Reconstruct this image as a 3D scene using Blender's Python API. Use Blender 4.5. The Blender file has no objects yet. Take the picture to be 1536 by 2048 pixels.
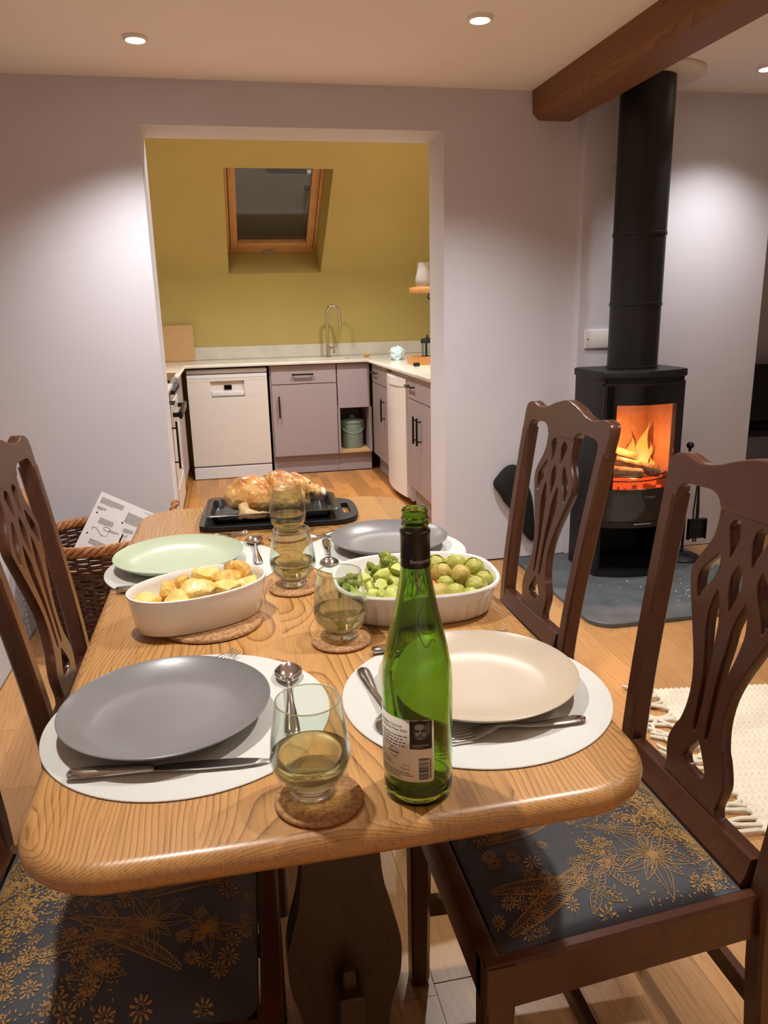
import bpy, bmesh, math, random
from mathutils import Vector, Matrix, noise
random.seed(7)
SC = bpy.context.scene
COL = SC.collection
PI = math.pi

# ---------------------------------------------------------------- camera
cam_d = bpy.data.cameras.new('camera')
cam = bpy.data.objects.new('camera', cam_d); COL.objects.link(cam)
yaw, pit, roll, FPX = 0.197952705, 0.259138053, -0.0239197373, 1526.92
_r = Vector((math.cos(yaw), -math.sin(yaw), 0))
_f = Vector((math.sin(yaw)*math.cos(pit), math.cos(yaw)*math.cos(pit), -math.sin(pit)))
_u = _r.cross(_f)
_r2 = math.cos(roll)*_r + math.sin(roll)*_u
_u2 = -math.sin(roll)*_r + math.cos(roll)*_u
M = Matrix((_r2, _u2, -_f)).transposed().to_4x4()
M.translation = Vector((0, 0, 1.27))
cam.matrix_world = M
cam_d.sensor_fit = 'HORIZONTAL'; cam_d.sensor_width = 36.0
cam_d.lens = 36.0*FPX/1536.0
cam_d.clip_start = 0.02; cam_d.clip_end = 60
SC.camera = cam

# ---------------------------------------------------------------- world (night outside), exposure
w = bpy.data.worlds.new('night'); SC.world = w; w.use_nodes = True
w.node_tree.nodes['Background'].inputs[0].default_value = (0.010, 0.012, 0.018, 1)
w.node_tree.nodes['Background'].inputs[1].default_value = 0.3
SC.view_settings.view_transform = 'Standard'
SC.view_settings.look = 'None'
SC.view_settings.gamma = 1.0
SC.view_settings.use_curve_mapping = False
SC.view_settings.exposure = 0.36
try:
    SC.cycles.use_denoising = True
except Exception:
    pass

# recessed ceiling lamps and added fill lamps: (x, y, z of ceiling, watts, whole cone angle in degrees)
LAMP_COL = (1.0, 0.968, 0.925)
LAMPS = [(-0.222, 3.112, 2.21, 74, 122), (0.924, 2.769, 2.21, 74, 126), (2.304, 3.143, 2.21, 40, 116),
         (-0.222, 1.15, 2.21, 50, 150), (0.924, 1.15, 2.21, 50, 150), (2.304, 1.15, 2.21, 40, 150),
         (-0.222, -1.9, 2.21, 95, 104), (0.924, -1.9, 2.21, 95, 104), (2.304, -1.9, 2.21, 95, 104)]  # last row: unseen lamps added to bounce light onto ceiling and upper walls
KLAMPS = [(0.0, 5.00, 2.40, 84, 146), (1.05, 5.00, 2.40, 84, 146), (0.0, 4.20, 2.40, 36, 140), (1.05, 4.20, 2.40, 36, 140)]  # pair nearer the opening is added, unseen fill for the mustard walls
for i, (x, y, z, pw, ang) in enumerate(LAMPS + KLAMPS):
    ld = bpy.data.lights.new('downlight_beam', 'SPOT')
    ld.energy = pw; ld.color = LAMP_COL; ld.spot_size = math.radians(ang); ld.spot_blend = 1.0
    ld.shadow_soft_size = 0.028
    lo = bpy.data.objects.new('downlight_beam', ld); COL.objects.link(lo)
    lo.location = (x, y, z - 0.045)
fl = bpy.data.lights.new('fire_light', 'POINT'); fl.energy = 4.2; fl.color = (1.0, 0.33, 0.085); fl.shadow_soft_size = 0.0
flo = bpy.data.objects.new('fire_light', fl); COL.objects.link(flo); flo.location = (1.845, 3.24, 0.63)

# ---------------------------------------------------------------- helpers
def lin(c):
    return tuple(((v/255.0)/12.92 if v/255.0 <= 0.04045 else ((v/255.0+0.055)/1.055)**2.4) for v in c)

def _nt(name):
    m = bpy.data.materials.new(name); m.use_nodes = True
    nt = m.node_tree
    return m, nt, nt.nodes['Principled BSDF']

def mat(name, rgb, rough=0.5, metal=0.0, var=0.0, vscale=8.0, bump=0.0, bscale=60.0, trans=0.0, ior=1.45,
        coat=0.0, emit=None, estr=0.0, sheen=0.0, rvar=0.0, spec=None, rgb2=None, stretch=(1, 1, 1), objrand=0.0):
    m, nt, b = _nt(name)
    c = lin(rgb) + (1,)
    b.inputs['Base Color'].default_value = c
    b.inputs['Roughness'].default_value = rough
    b.inputs['Metallic'].default_value = metal
    b.inputs['IOR'].default_value = ior
    b.inputs['Transmission Weight'].default_value = trans
    b.inputs['Coat Weight'].default_value = coat
    b.inputs['Sheen Weight'].default_value = sheen
    if spec is not None: b.inputs['Specular IOR Level'].default_value = spec
    if emit is not None:
        b.inputs['Emission Color'].default_value = lin(emit) + (1,)
        b.inputs['Emission Strength'].default_value = estr
    N = nt.nodes; L = nt.links
    if var or bump or rvar or rgb2 or objrand:
        tc = N.new('ShaderNodeTexCoord'); mp = N.new('ShaderNodeMapping')
        mp.inputs['Scale'].default_value = stretch
        L.new(tc.outputs['Object'], mp.inputs[0])
    if var or rgb2 or objrand:
        nz = N.new('ShaderNodeTexNoise'); nz.inputs['Scale'].default_value = vscale; nz.inputs['Detail'].default_value = 5
        L.new(mp.outputs[0], nz.inputs['Vector'])
        rp = N.new('ShaderNodeValToRGB'); rp.color_ramp.elements[0].position = 0.3; rp.color_ramp.elements[1].position = 0.7
        if rgb2: a, d = lin(rgb), lin(rgb2)
        else: a, d = [v*(1-var) for v in lin(rgb)], [min(1, v*(1+var)) for v in lin(rgb)]
        rp.color_ramp.elements[0].color = (*a, 1); rp.color_ramp.elements[1].color = (*d, 1)
        L.new(nz.outputs['Fac'], rp.inputs[0])
        out = rp.outputs[0]
        if objrand:
            oi = N.new('ShaderNodeObjectInfo'); mr = N.new('ShaderNodeMapRange')
            mr.inputs[3].default_value = 1-objrand; mr.inputs[4].default_value = 1+objrand
            L.new(oi.outputs['Random'], mr.inputs[0])
            hs = N.new('ShaderNodeHueSaturation'); L.new(mr.outputs[0], hs.inputs['Value']); L.new(out, hs.inputs['Color'])
            out = hs.outputs[0]
        L.new(out, b.inputs['Base Color'])
    if bump:
        n2 = N.new('ShaderNodeTexNoise'); n2.inputs['Scale'].default_value = bscale; n2.inputs['Detail'].default_value = 4
        L.new(mp.outputs[0], n2.inputs['Vector'])
        bp = N.new('ShaderNodeBump'); bp.inputs['Strength'].default_value = bump; bp.inputs['Distance'].default_value = 0.004
        L.new(n2.outputs['Fac'], bp.inputs['Height']); L.new(bp.outputs[0], b.inputs['Normal'])
    if rvar:
        n3 = N.new('ShaderNodeTexNoise'); n3.inputs['Scale'].default_value = vscale*1.7; n3.inputs['Detail'].default_value = 4
        L.new(mp.outputs[0], n3.inputs['Vector'])
        mr = N.new('ShaderNodeMapRange'); mr.inputs[3].default_value = max(0.02, rough-rvar); mr.inputs[4].default_value = rough+rvar
        L.new(n3.outputs['Fac'], mr.inputs[0]); L.new(mr.outputs[0], b.inputs['Roughness'])
    return m

def wood(name, light, dark, rings=45.0, along='Y', rough=0.4, contrast=0.6, fine=0.25, bump=0.05, dist=2.2, tilt=2.5, valvar=0.12,
         centre=0.06, coat=0.0, lacy=1.0):
    """procedural timber: annual rings cut by the board, pores along the grain, each object cut from another spot"""
    m, nt, b = _nt(name); N = nt.nodes; L = nt.links
    tc = N.new('ShaderNodeTexCoord'); oi = N.new('ShaderNodeObjectInfo')
    vm = N.new('ShaderNodeVectorMath'); vm.operation = 'SCALE'; vm.inputs[0].default_value = (0.31, 7.7, 0.0)
    L.new(oi.outputs['Random'], vm.inputs['Scale'])
    ad = N.new('ShaderNodeVectorMath'); ad.operation = 'ADD'
    L.new(tc.outputs['Object'], ad.inputs[0]); L.new(vm.outputs[0], ad.inputs[1])
    src = ad.outputs[0]
    if along != 'Y':
        rt = N.new('ShaderNodeMapping'); rt.vector_type = 'POINT'
        rt.inputs['Rotation'].default_value = (0, 0, PI/2) if along == 'X' else (PI/2, 0, 0)
        L.new(src, rt.inputs[0]); src = rt.outputs[0]
    mp = N.new('ShaderNodeMapping')
    mp.inputs['Location'].default_value = (-0.12, 0, centre)
    mp.inputs['Rotation'].default_value = (math.radians(tilt), 0, math.radians(tilt*0.5))
    mp.inputs['Scale'].default_value = (1, 0.5, 1)
    L.new(src, mp.inputs[0])
    # low frequency wander
    nw = N.new('ShaderNodeTexNoise'); nw.inputs['Scale'].default_value = 3.2; nw.inputs['Detail'].default_value = 2
    L.new(mp.outputs[0], nw.inputs['Vector'])
    sb = N.new('ShaderNodeVectorMath'); sb.operation = 'SUBTRACT'; sb.inputs[1].default_value = (0.5, 0.5, 0.5)
    L.new(nw.outputs['Color'], sb.inputs[0])
    sc = N.new('ShaderNodeVectorMath'); sc.operation = 'SCALE'; sc.inputs['Scale'].default_value = 0.055*dist
    L.new(sb.outputs[0], sc.inputs[0])
    a2 = N.new('ShaderNodeVectorMath'); a2.operation = 'ADD'; L.new(mp.outputs[0], a2.inputs[0]); L.new(sc.outputs[0], a2.inputs[1])
    wv = N.new('ShaderNodeTexWave'); wv.wave_type = 'RINGS'; wv.rings_direction = 'Y'; wv.wave_profile = 'SAW'
    wv.inputs['Scale'].default_value = rings; wv.inputs['Distortion'].default_value = 0.9*lacy
    wv.inputs['Detail'].default_value = 2; wv.inputs['Detail Scale'].default_value = 1.5
    L.new(a2.outputs[0], wv.inputs['Vector'])
    # pores
    m2 = N.new('ShaderNodeMapping'); m2.inputs['Scale'].default_value = (260, 9, 260); L.new(src, m2.inputs[0])
    np_ = N.new('ShaderNodeTexNoise'); np_.inputs['Scale'].default_value = 1.0; np_.inputs['Detail'].default_value = 3
    L.new(m2.outputs[0], np_.inputs['Vector'])
    r1 = N.new('ShaderNodeValToRGB'); e = r1.color_ramp.elements
    e[0].position = 0.0; e[0].color = (0, 0, 0, 1); e[1].position = 1.0; e[1].color = (1, 1, 1, 1)
    k = e.new(0.5); k.color = (0.10, 0.10, 0.10, 1); k = e.new(0.78); k.color = (0.3, 0.3, 0.3, 1)
    L.new(wv.outputs['Fac'], r1.inputs[0])
    mx = N.new('ShaderNodeMath'); mx.operation = 'MULTIPLY'; mx.inputs[1].default_value = contrast
    L.new(r1.outputs[0], mx.inputs[0])
    ps = N.new('ShaderNodeMapRange'); ps.inputs[1].default_value = 0.5; ps.inputs[2].default_value = 0.72
    ps.inputs[3].default_value = 0; ps.inputs[4].default_value = fine
    L.new(np_.outputs['Fac'], ps.inputs[0])
    sm = N.new('ShaderNodeMath'); sm.operation = 'ADD'; sm.use_clamp = True
    L.new(mx.outputs[0], sm.inputs[0]); L.new(ps.outputs[0], sm.inputs[1])
    mc = N.new('ShaderNodeMix'); mc.data_type = 'RGBA'
    mc.inputs[6].default_value = lin(light) + (1,); mc.inputs[7].default_value = lin(dark) + (1,)
    L.new(sm.outputs[0], mc.inputs[0])
    mr = N.new('ShaderNodeMapRange'); mr.inputs[3].default_value = 1-valvar; mr.inputs[4].default_value = 1+valvar
    L.new(oi.outputs['Random'], mr.inputs[0])
    hs = N.new('ShaderNodeHueSaturation'); L.new(mr.outputs[0], hs.inputs['Value']); L.new(mc.outputs[2], hs.inputs['Color'])
    L.new(hs.outputs[0], b.inputs['Base Color'])
    b.inputs['Roughness'].default_value = rough; b.inputs['Coat Weight'].default_value = coat
    b.inputs['Coat Roughness'].default_value = 0.2
    if bump:
        bp = N.new('ShaderNodeBump'); bp.inputs['Strength'].default_value = bump; bp.inputs['Distance'].default_value = 0.002
        bp.invert = True
        L.new(sm.outputs[0], bp.inputs['Height']); L.new(bp.outputs[0], b.inputs['Normal'])
    return m

class MB:
    """collects shapes, links them as ONE mesh object"""
    def __init__(self): self.bm = bmesh.new()
    def _xf(self, geom, M):
        if M is not None: bmesh.ops.transform(self.bm, matrix=M, verts=geom)
    def box(self, x0, x1, y0, y1, z0, z1, bev=0.0, seg=2, M=None):
        r = bmesh.ops.create_cube(self.bm, size=1.0); vs = r['verts']
        for v in vs:
            v.co = Vector((x0+(v.co.x+.5)*(x1-x0), y0+(v.co.y+.5)*(y1-y0), z0+(v.co.z+.5)*(z1-z0)))
        if bev > 0:
            es = list({e for v in vs for e in v.link_edges})
            rr = bmesh.ops.bevel(self.bm, geom=es, offset=bev, segments=seg, affect='EDGES', profile=0.5)
            vs = list({v for f in rr['faces'] for v in f.verts} | {v for v in vs if v.is_valid})
        self._xf(vs, M)
        return vs
    def tube(self, pts, r, seg=8, closed=False, caps=True, M=None):
        pts = [Vector(p) for p in pts]; n = len(pts)
        rs = r if isinstance(r, (list, tuple)) else [r]*n
        rings = []; prev = None
        for i, p in enumerate(pts):
            if closed: t = pts[(i+1) % n]-pts[i-1]
            else: t = pts[min(i+1, n-1)]-pts[max(i-1, 0)]
            if t.length < 1e-9: t = Vector((0, 0, 1))
            t.normalize()
            if prev is None:
                a = Vector((0, 0, 1)) if abs(t.z) < 0.9 else Vector((1, 0, 0))
                u = t.cross(a).normalized()
            else:
                u = prev-t*prev.dot(t)
                if u.length < 1e-6: u = t.cross(Vector((0.3, 0.5, 0.8)))
                u.normalize()
            prev = u; v = t.cross(u)
            rings.append([self.bm.verts.new(p+(u*math.cos(2*PI*k/seg)+v*math.sin(2*PI*k/seg))*rs[i]) for k in range(seg)])
        m = n if closed else n-1
        for i in range(m):
            A, Bq = rings[i], rings[(i+1) % n]
            for k in range(seg):
                self.bm.faces.new((A[k], A[(k+1) % seg], Bq[(k+1) % seg], Bq[k]))
        if caps and not closed:
            self.bm.faces.new(rings[0][::-1]); self.bm.faces.new(rings[-1])
        vs = [v for R in rings for v in R]; self._xf(vs, M); return vs
    def lathe(self, prof, seg=48, M=None, closed=False):
        rings = []
        for r, z in prof:
            if r <= 1e-7: rings.append([self.bm.verts.new((0, 0, z))])
            else: rings.append([self.bm.verts.new((r*math.cos(2*PI*k/seg), r*math.sin(2*PI*k/seg), z)) for k in range(seg)])
        pairs = list(zip(rings[:-1], rings[1:]))
        if closed: pairs.append((rings[-1], rings[0]))
        for A, Bq in pairs:
            if len(A) == 1 and len(Bq) == 1: continue
            for k in range(seg):
                k2 = (k+1) % seg
                if len(A) == 1: self.bm.faces.new((A[0], Bq[k2], Bq[k]))
                elif len(Bq) == 1: self.bm.faces.new((A[k], A[k2], Bq[0]))
                else: self.bm.faces.new((A[k], A[k2], Bq[k2], Bq[k]))
        vs = [v for R in rings for v in R]; self._xf(vs, M); return vs
    def loft(self, sections, closed=True, caps=True, M=None):
        rings = [[self.bm.verts.new(p) for p in s] for s in sections]
        n = len(rings[0])
        for A, Bq in zip(rings[:-1], rings[1:]):
            for k in range(n if closed else n-1):
                self.bm.faces.new((A[k], A[(k+1) % n], Bq[(k+1) % n], Bq[k]))
        if caps: self.bm.faces.new(rings[0][::-1]); self.bm.faces.new(rings[-1])
        vs = [v for R in rings for v in R]; self._xf(vs, M); return vs
    def prism(self, outline, z0, z1, M=None):
        return self.loft([[(x, y, z0) for x, y in outline], [(x, y, z1) for x, y in outline]], M=M)
    def blob(self, c, r, sub=3, amp=0.0, freq=3.0, seed=0, M=None):
        rr = bmesh.ops.create_icosphere(self.bm, subdivisions=sub, radius=1.0); vs = rr['verts']
        R = r if isinstance(r, (tuple, list)) else (r, r, r)
        for v in vs:
            d = v.co.normalized(); k = 1.0
            if amp: k += amp*noise.fractal(d*freq+Vector((seed*3.7, seed*1.3, seed)), 0.7, 2.0, 3)
            v.co = Vector((d.x*R[0]*k, d.y*R[1]*k, d.z*R[2]*k))
        if M is not None: self._xf(vs, M)
        for v in vs: v.co += Vector(c)
        return vs
    def build(self, name, m, parent=None, loc=(0, 0, 0), rot=(0, 0, 0), smooth=True, angle=35, label=None, recalc=True):
        bm = self.bm
        if recalc: bmesh.ops.recalc_face_normals(bm, faces=bm.faces[:])
        if smooth:
            for f in bm.faces: f.smooth = True
            for e in bm.edges:
                if len(e.link_faces) == 2 and e.calc_face_angle(0) > math.radians(angle): e.smooth = False
        me = bpy.data.meshes.new(name); bm.to_mesh(me); bm.free()
        if isinstance(m, (list, tuple)):
            for q in m: me.materials.append(q)
        elif m: me.materials.append(m)
        o = bpy.data.objects.new(name, me); COL.objects.link(o)
        o.location = loc; o.rotation_euler = rot
        if parent: o.parent = parent
        if label: o['label'] = label
        return o

def empty(name, loc=(0, 0, 0), rz=0.0):
    o = bpy.data.objects.new(name, None); COL.objects.link(o)
    o.location = loc; o.rotation_euler = (0, 0, rz); o.empty_display_size = 0.05
    return o
def tag(o, label=None, cat=None, group=None, kind=None):
    if label: o['label'] = label
    if cat: o['category'] = cat
    if group: o['group'] = group
    if kind: o['kind'] = kind
    return o
def copy_tree(o, parent=None):
    c = o.copy(); COL.objects.link(c)
    if parent: c.parent = parent
    for ch in o.children: copy_tree(ch, c)
    return c
def structure(o): o['kind'] = 'structure'; return o
def sup(a, b, n, seg=64, cx=0, cy=0, rot=0):
    out = []
    for k in range(seg):
        t = 2*PI*k/seg; c, s = math.cos(t), math.sin(t)
        x = a*math.copysign(abs(c)**(2/n), c); y = b*math.copysign(abs(s)**(2/n), s)
        out.append((cx+x*math.cos(rot)-y*math.sin(rot), cy+x*math.sin(rot)+y*math.cos(rot)))
    return out
def rrect(x0, x1, y0, y1, r, seg=6):
    out = []
    for cx, cy, a0 in ((x1-r, y1-r, 0), (x0+r, y1-r, 90), (x0+r, y0+r, 180), (x1-r, y0+r, 270)):
        for k in range(seg+1):
            a = math.radians(a0+90*k/seg); out.append((cx+r*math.cos(a), cy+r*math.sin(a)))
    return out
def crom(pts, n=6, closed=True):
    P = [Vector(p) for p in pts]; N = len(P); out = []
    for i in range(N if closed else N-1):
        if closed: p0, p1, p2, p3 = P[i-1], P[i], P[(i+1) % N], P[(i+2) % N]
        else: p0, p1, p2, p3 = P[max(i-1, 0)], P[i], P[i+1], P[min(i+2, N-1)]
        for k in range(n):
            t = k/n
            out.append(0.5*((2*p1)+(-p0+p2)*t+(2*p0-5*p1+4*p2-p3)*t*t+(-p0+3*p1-3*p2+p3)*t**3))
    if not closed: out.append(P[-1])
    return out
def curve2d(name, loops, extrude, bevel=0.0):
    """flat curve with holes -> mesh in its own xy plane"""
    cu = bpy.data.curves.new(name, 'CURVE'); cu.dimensions = '2D'; cu.fill_mode = 'BOTH'
    cu.extrude = extrude; cu.bevel_depth = bevel; cu.bevel_resolution = 1
    for lp in loops:
        s = cu.splines.new('POLY'); s.points.add(len(lp)-1); s.use_cyclic_u = True
        for i, p in enumerate(lp): s.points[i].co = (p[0], p[1], 0, 1)
    o = bpy.data.objects.new(name, cu); COL.objects.link(o)
    dg = bpy.context.evaluated_depsgraph_get(); me = bpy.data.meshes.new_from_object(o.evaluated_get(dg))
    bpy.data.objects.remove(o); bpy.data.curves.remove(cu)
    return me
def text_mesh(s, size, align='LEFT', bold=0.0, extrude=0.0):
    cu = bpy.data.curves.new('lettering', 'FONT'); cu.body = s; cu.size = size; cu.align_x = align
    cu.offset = bold; cu.extrude = extrude; cu.resolution_u = 2
    o = bpy.data.objects.new('lettering', cu); COL.objects.link(o)
    dg = bpy.context.evaluated_depsgraph_get(); me = bpy.data.meshes.new_from_object(o.evaluated_get(dg))
    bpy.data.objects.remove(o); bpy.data.curves.remove(cu)
    return me
def mesh_obj(name, me, m, parent=None, smooth=False, label=None):
    me.name = name; me.materials.clear()
    if m: me.materials.append(m)
    if smooth:
        for p in me.polygons: p.use_smooth = True
    o = bpy.data.objects.new(name, me); COL.objects.link(o)
    if parent: o.parent = parent
    if label: o['label'] = label
    return o
def join_meshes(mes):
    bm = bmesh.new()
    for me in mes: bm.from_mesh(me)
    out = bpy.data.meshes.new('joined'); bm.to_mesh(out); bm.free()
    return out
def bake(o):
    """apply an object's modifiers into its own mesh"""
    dg = bpy.context.evaluated_depsgraph_get(); me = bpy.data.meshes.new_from_object(o.evaluated_get(dg))
    o.modifiers.clear(); o.data = me
    return o

# ---------------------------------------------------------------- materials
LAV = mat('wall_paint', (206, 205, 215), 0.75, var=0.02, vscale=3, bump=0.06, bscale=35)
CEIL = mat('ceiling_paint', (240, 236, 232), 0.8, var=0.015, vscale=2, bump=0.03, bscale=12)
YEL = mat('mustard_paint', (190, 170, 102), 0.6, var=0.03, vscale=3, bump=0.04, bscale=30)
TABLE_OAK = wood('table_oak', (194, 144, 86), (100, 64, 31), rings=125, rough=0.33, contrast=0.72, fine=0.3, bump=0.05, dist=1.3, tilt=1.6, valvar=0.11, centre=0.04, lacy=0.3, coat=0.15)
FLOOR_OAK = wood('floor_oak', (184, 138, 88), (134, 88, 48), rings=30, rough=0.36, contrast=0.35, fine=0.42, bump=0.03, tilt=1.6, valvar=0.16)
KFLOOR_OAK = wood('kitchen_floor_oak', (184, 128, 70), (138, 84, 40), rings=30, rough=0.34, contrast=0.3, fine=0.4, bump=0.02, tilt=1.6, valvar=0.25)
MAHOG = wood('mahogany', (80, 44, 27), (46, 22, 12), rings=26, along='Z', rough=0.3, contrast=0.35, fine=0.3, bump=0.0, tilt=2, valvar=0.06, coat=0.35)
BEAM_OAK = wood('beam_oak', (128, 84, 46), (78, 46, 20), rings=24, rough=0.6, contrast=0.55, fine=0.3, bump=0.35, dist=3.5, tilt=3, valvar=0.0)
DARK_OAK = wood('dark_oak', (64, 43, 26), (38, 25, 14), rings=30, along='Z', rough=0.45, contrast=0.5, fine=0.3, bump=0.03, valvar=0.05)
PALE_WOOD = wood('pale_wood', (206, 166, 116), (172, 128, 82), rings=40, along='X', rough=0.5, contrast=0.4, fine=0.3, bump=0.02, valvar=0.05)
PINE = wood('pine', (196, 138, 76), (150, 92, 44), rings=40, along='X', rough=0.4, contrast=0.4, fine=0.2, bump=0.0, valvar=0.04)
CUSHION = mat('seat_fabric', (54, 57, 64), 0.42, bump=0.25, bscale=900, sheen=0.3, var=0.06, vscale=30)
GOLD = mat('gold_thread', (172, 132, 74), 0.5, bump=0.2, bscale=700, var=0.12, vscale=40)
STEEL = mat('steel', (205, 203, 200), 0.16, 1.0, rvar=0.06, vscale=30)
BRUSHED = mat('brushed_steel', (190, 188, 184), 0.28, 1.0, var=0.03)
WHITE_CER = mat('white_glaze', (238, 234, 228), 0.14, coat=0.4, var=0.01)
MATW = mat('placemat_leather', (214, 214, 208), 0.55, bump=0.22, bscale=420, var=0.02, vscale=20)
MATU = mat('placemat_edge', (96, 82, 66), 0.7, var=0.05)
CORK = mat('cork', (204, 158, 112), 0.85, rgb2=(142, 100, 62), vscale=170, bump=0.35, bscale=220)
PL_GREY = mat('grey_glaze', (124, 122, 122), 0.29, var=0.04, vscale=14, rvar=0.04)
PL_BEIGE = mat('beige_glaze', (192, 176, 156), 0.29, var=0.025, vscale=14, rvar=0.04)
PL_GREEN = mat('sage_glaze', (186, 198, 170), 0.29, var=0.025, vscale=14, rvar=0.04)
def thin_glass(name, tint, bend_rgb, ior, share, gloss=0.0):
    """clear shell: straight-through light, some bent light, mirror reflection by Fresnel"""
    m, nt, b = _nt(name); N = nt.nodes; L = nt.links; N.remove(b)
    t = N.new('ShaderNodeBsdfTransparent'); t.inputs[0].default_value = lin(tint)+(1,)
    r = N.new('ShaderNodeBsdfRefraction'); r.inputs['Color'].default_value = lin(bend_rgb)+(1,); r.inputs['IOR'].default_value = ior; r.inputs['Roughness'].default_value = 0.0
    g = N.new('ShaderNodeBsdfGlossy'); g.inputs['Roughness'].default_value = gloss; g.inputs['Color'].default_value = (1, 1, 1, 1)
    lw = N.new('ShaderNodeLayerWeight'); lw.inputs['Blend'].default_value = 0.5
    pw_ = N.new('ShaderNodeMath'); pw_.operation = 'POWER'; pw_.inputs[1].default_value = 3.2; L.new(lw.outputs['Facing'], pw_.inputs[0])
    f = N.new('ShaderNodeMapRange'); f.inputs[3].default_value = 0.035; f.inputs[4].default_value = 0.9; L.new(pw_.outputs[0], f.inputs[0])
    m1 = N.new('ShaderNodeMixShader'); m1.inputs[0].default_value = share; L.new(t.outputs[0], m1.inputs[1]); L.new(r.outputs[0], m1.inputs[2])
    m2 = N.new('ShaderNodeMixShader'); L.new(f.outputs[0], m2.inputs[0]); L.new(m1.outputs[0], m2.inputs[1]); L.new(g.outputs[0], m2.inputs[2])
    L.new(m2.outputs[0], N['Material Output'].inputs['Surface']); return m
GLASS = thin_glass('clear_glass', (247, 251, 248), (252, 253, 251), 1.47, 0.0)
WINE = thin_glass('white_wine', (255, 250, 226), (255, 251, 228), 1.34, 0.85)
SOLID_GLASS = mat('solid_glass', (250, 253, 250), 0.0, trans=1.0, ior=1.5)
GREEN_GL = mat('green_bottle_glass', (160, 194, 92), 0.015, trans=1.0, ior=1.5)
BLACK_PL = mat('black_capsule', (10, 10, 11), 0.25, var=0.05)
PAPER = mat('label_paper', (236, 228, 208), 0.6, var=0.02, vscale=40)
WHITE_PAPER = mat('white_paper', (226, 224, 226), 0.65, var=0.02, vscale=30)
INK = mat('ink', (38, 36, 36), 0.6, var=0.05)
INK_GREY = mat('ink_grey', (112, 108, 108), 0.6, var=0.05)
INK_MID = mat('ink_mid', (150, 140, 130), 0.6, var=0.05)
SILVER_INK = mat('silver_ink', (196, 196, 196), 0.4, var=0.05)
IRON = mat('stove_black', (16, 16, 17), 0.42, var=0.08, vscale=20, bump=0.05, bscale=300)
IRON2 = mat('matt_black', (15, 15, 16), 0.55, var=0.08)
BLACK_GLOSS = mat('black_gloss', (6, 6, 7), 0.06, var=0.05)
FIREBRICK = mat('firebrick', (140, 100, 74), 0.9, var=0.15, vscale=25, bump=0.1, bscale=120)
SLATE = mat('slate', (92, 98, 102), 0.5, rgb2=(70, 76, 80), vscale=9, bump=0.12, bscale=26, rvar=0.08)
WHITE_PL = mat('white_plastic', (232, 228, 226), 0.3, var=0.01)
APPL = mat('appliance_white', (212, 206, 199), 0.32, var=0.01)
APPL2 = mat('appliance_trim', (214, 214, 218), 0.3, var=0.01)
CAB = mat('cabinet_mauve', (158, 145, 148), 0.5, var=0.015, vscale=5)
QUARTZ = mat('quartz', (226, 220, 208), 0.2, rgb2=(206, 202, 194), vscale=6, coat=0.2)
CHROME = mat('chrome', (214, 208, 198), 0.08, 1.0, var=0.02)
WICKER = mat('wicker', (92, 54, 32), 0.42, rgb2=(54, 29, 16), vscale=60, bump=0.2, bscale=200)
WICKER_L = mat('wicker_light', (176, 120, 72), 0.5, rgb2=(132, 82, 44), vscale=60, bump=0.2, bscale=200)
WOOL = mat('wool', (222, 213, 192), 0.95, var=0.04, vscale=30, bump=0.35, bscale=260, sheen=0.4)
# ================================================================ room shell
YW = 3.60; ZC = 2.21
def prism_y(outline, y0, y1):
    mb = MB(); mb.loft([[(x, y0, z) for x, z in outline], [(x, y1, z) for x, z in outline]]); return mb
structure(prism_y([(-1.35, 0), (-0.277, 0), (-0.277, 2.035), (1.036, 2.035), (1.036, 0), (1.685, 0), (1.685, 2.40), (-1.35, 2.40)], YW, YW+0.26)
          .build('wall_back', LAV, angle=20))
mb = MB(); mb.box(1.685, 2.68, 3.53, 3.86, 0, 2.40, 0.006, 2); structure(mb.build('wall_hearth', LAV))
mb = MB(); mb.box(-1.45, -1.35, -2.6, 3.86, 0, ZC); structure(mb.build('wall_left', LAV))
mb = MB(); mb.box(-1.45, 4.2, -2.7, -2.6, 0, ZC); structure(mb.build('wall_rear', LAV))
mb = MB(); mb.box(4.2, 4.3, -2.7, 5.0, 0, ZC); structure(mb.build('wall_right', LAV))
mb = MB(); mb.box(2.60, 4.2, 4.75, 4.85, 0, ZC); structure(mb.build('wall_far_right', LAV))
mb = MB(); mb.box(2.60, 2.68, 3.86, 4.75, 0, ZC); structure(mb.build('wall_alcove', LAV))
mb = MB(); mb.box(-1.45, 4.3, -2.7, YW, ZC, ZC+0.08); mb.box(2.68, 4.3, YW, 4.85, ZC, ZC+0.08)
structure(mb.build('ceiling', CEIL))
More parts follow.
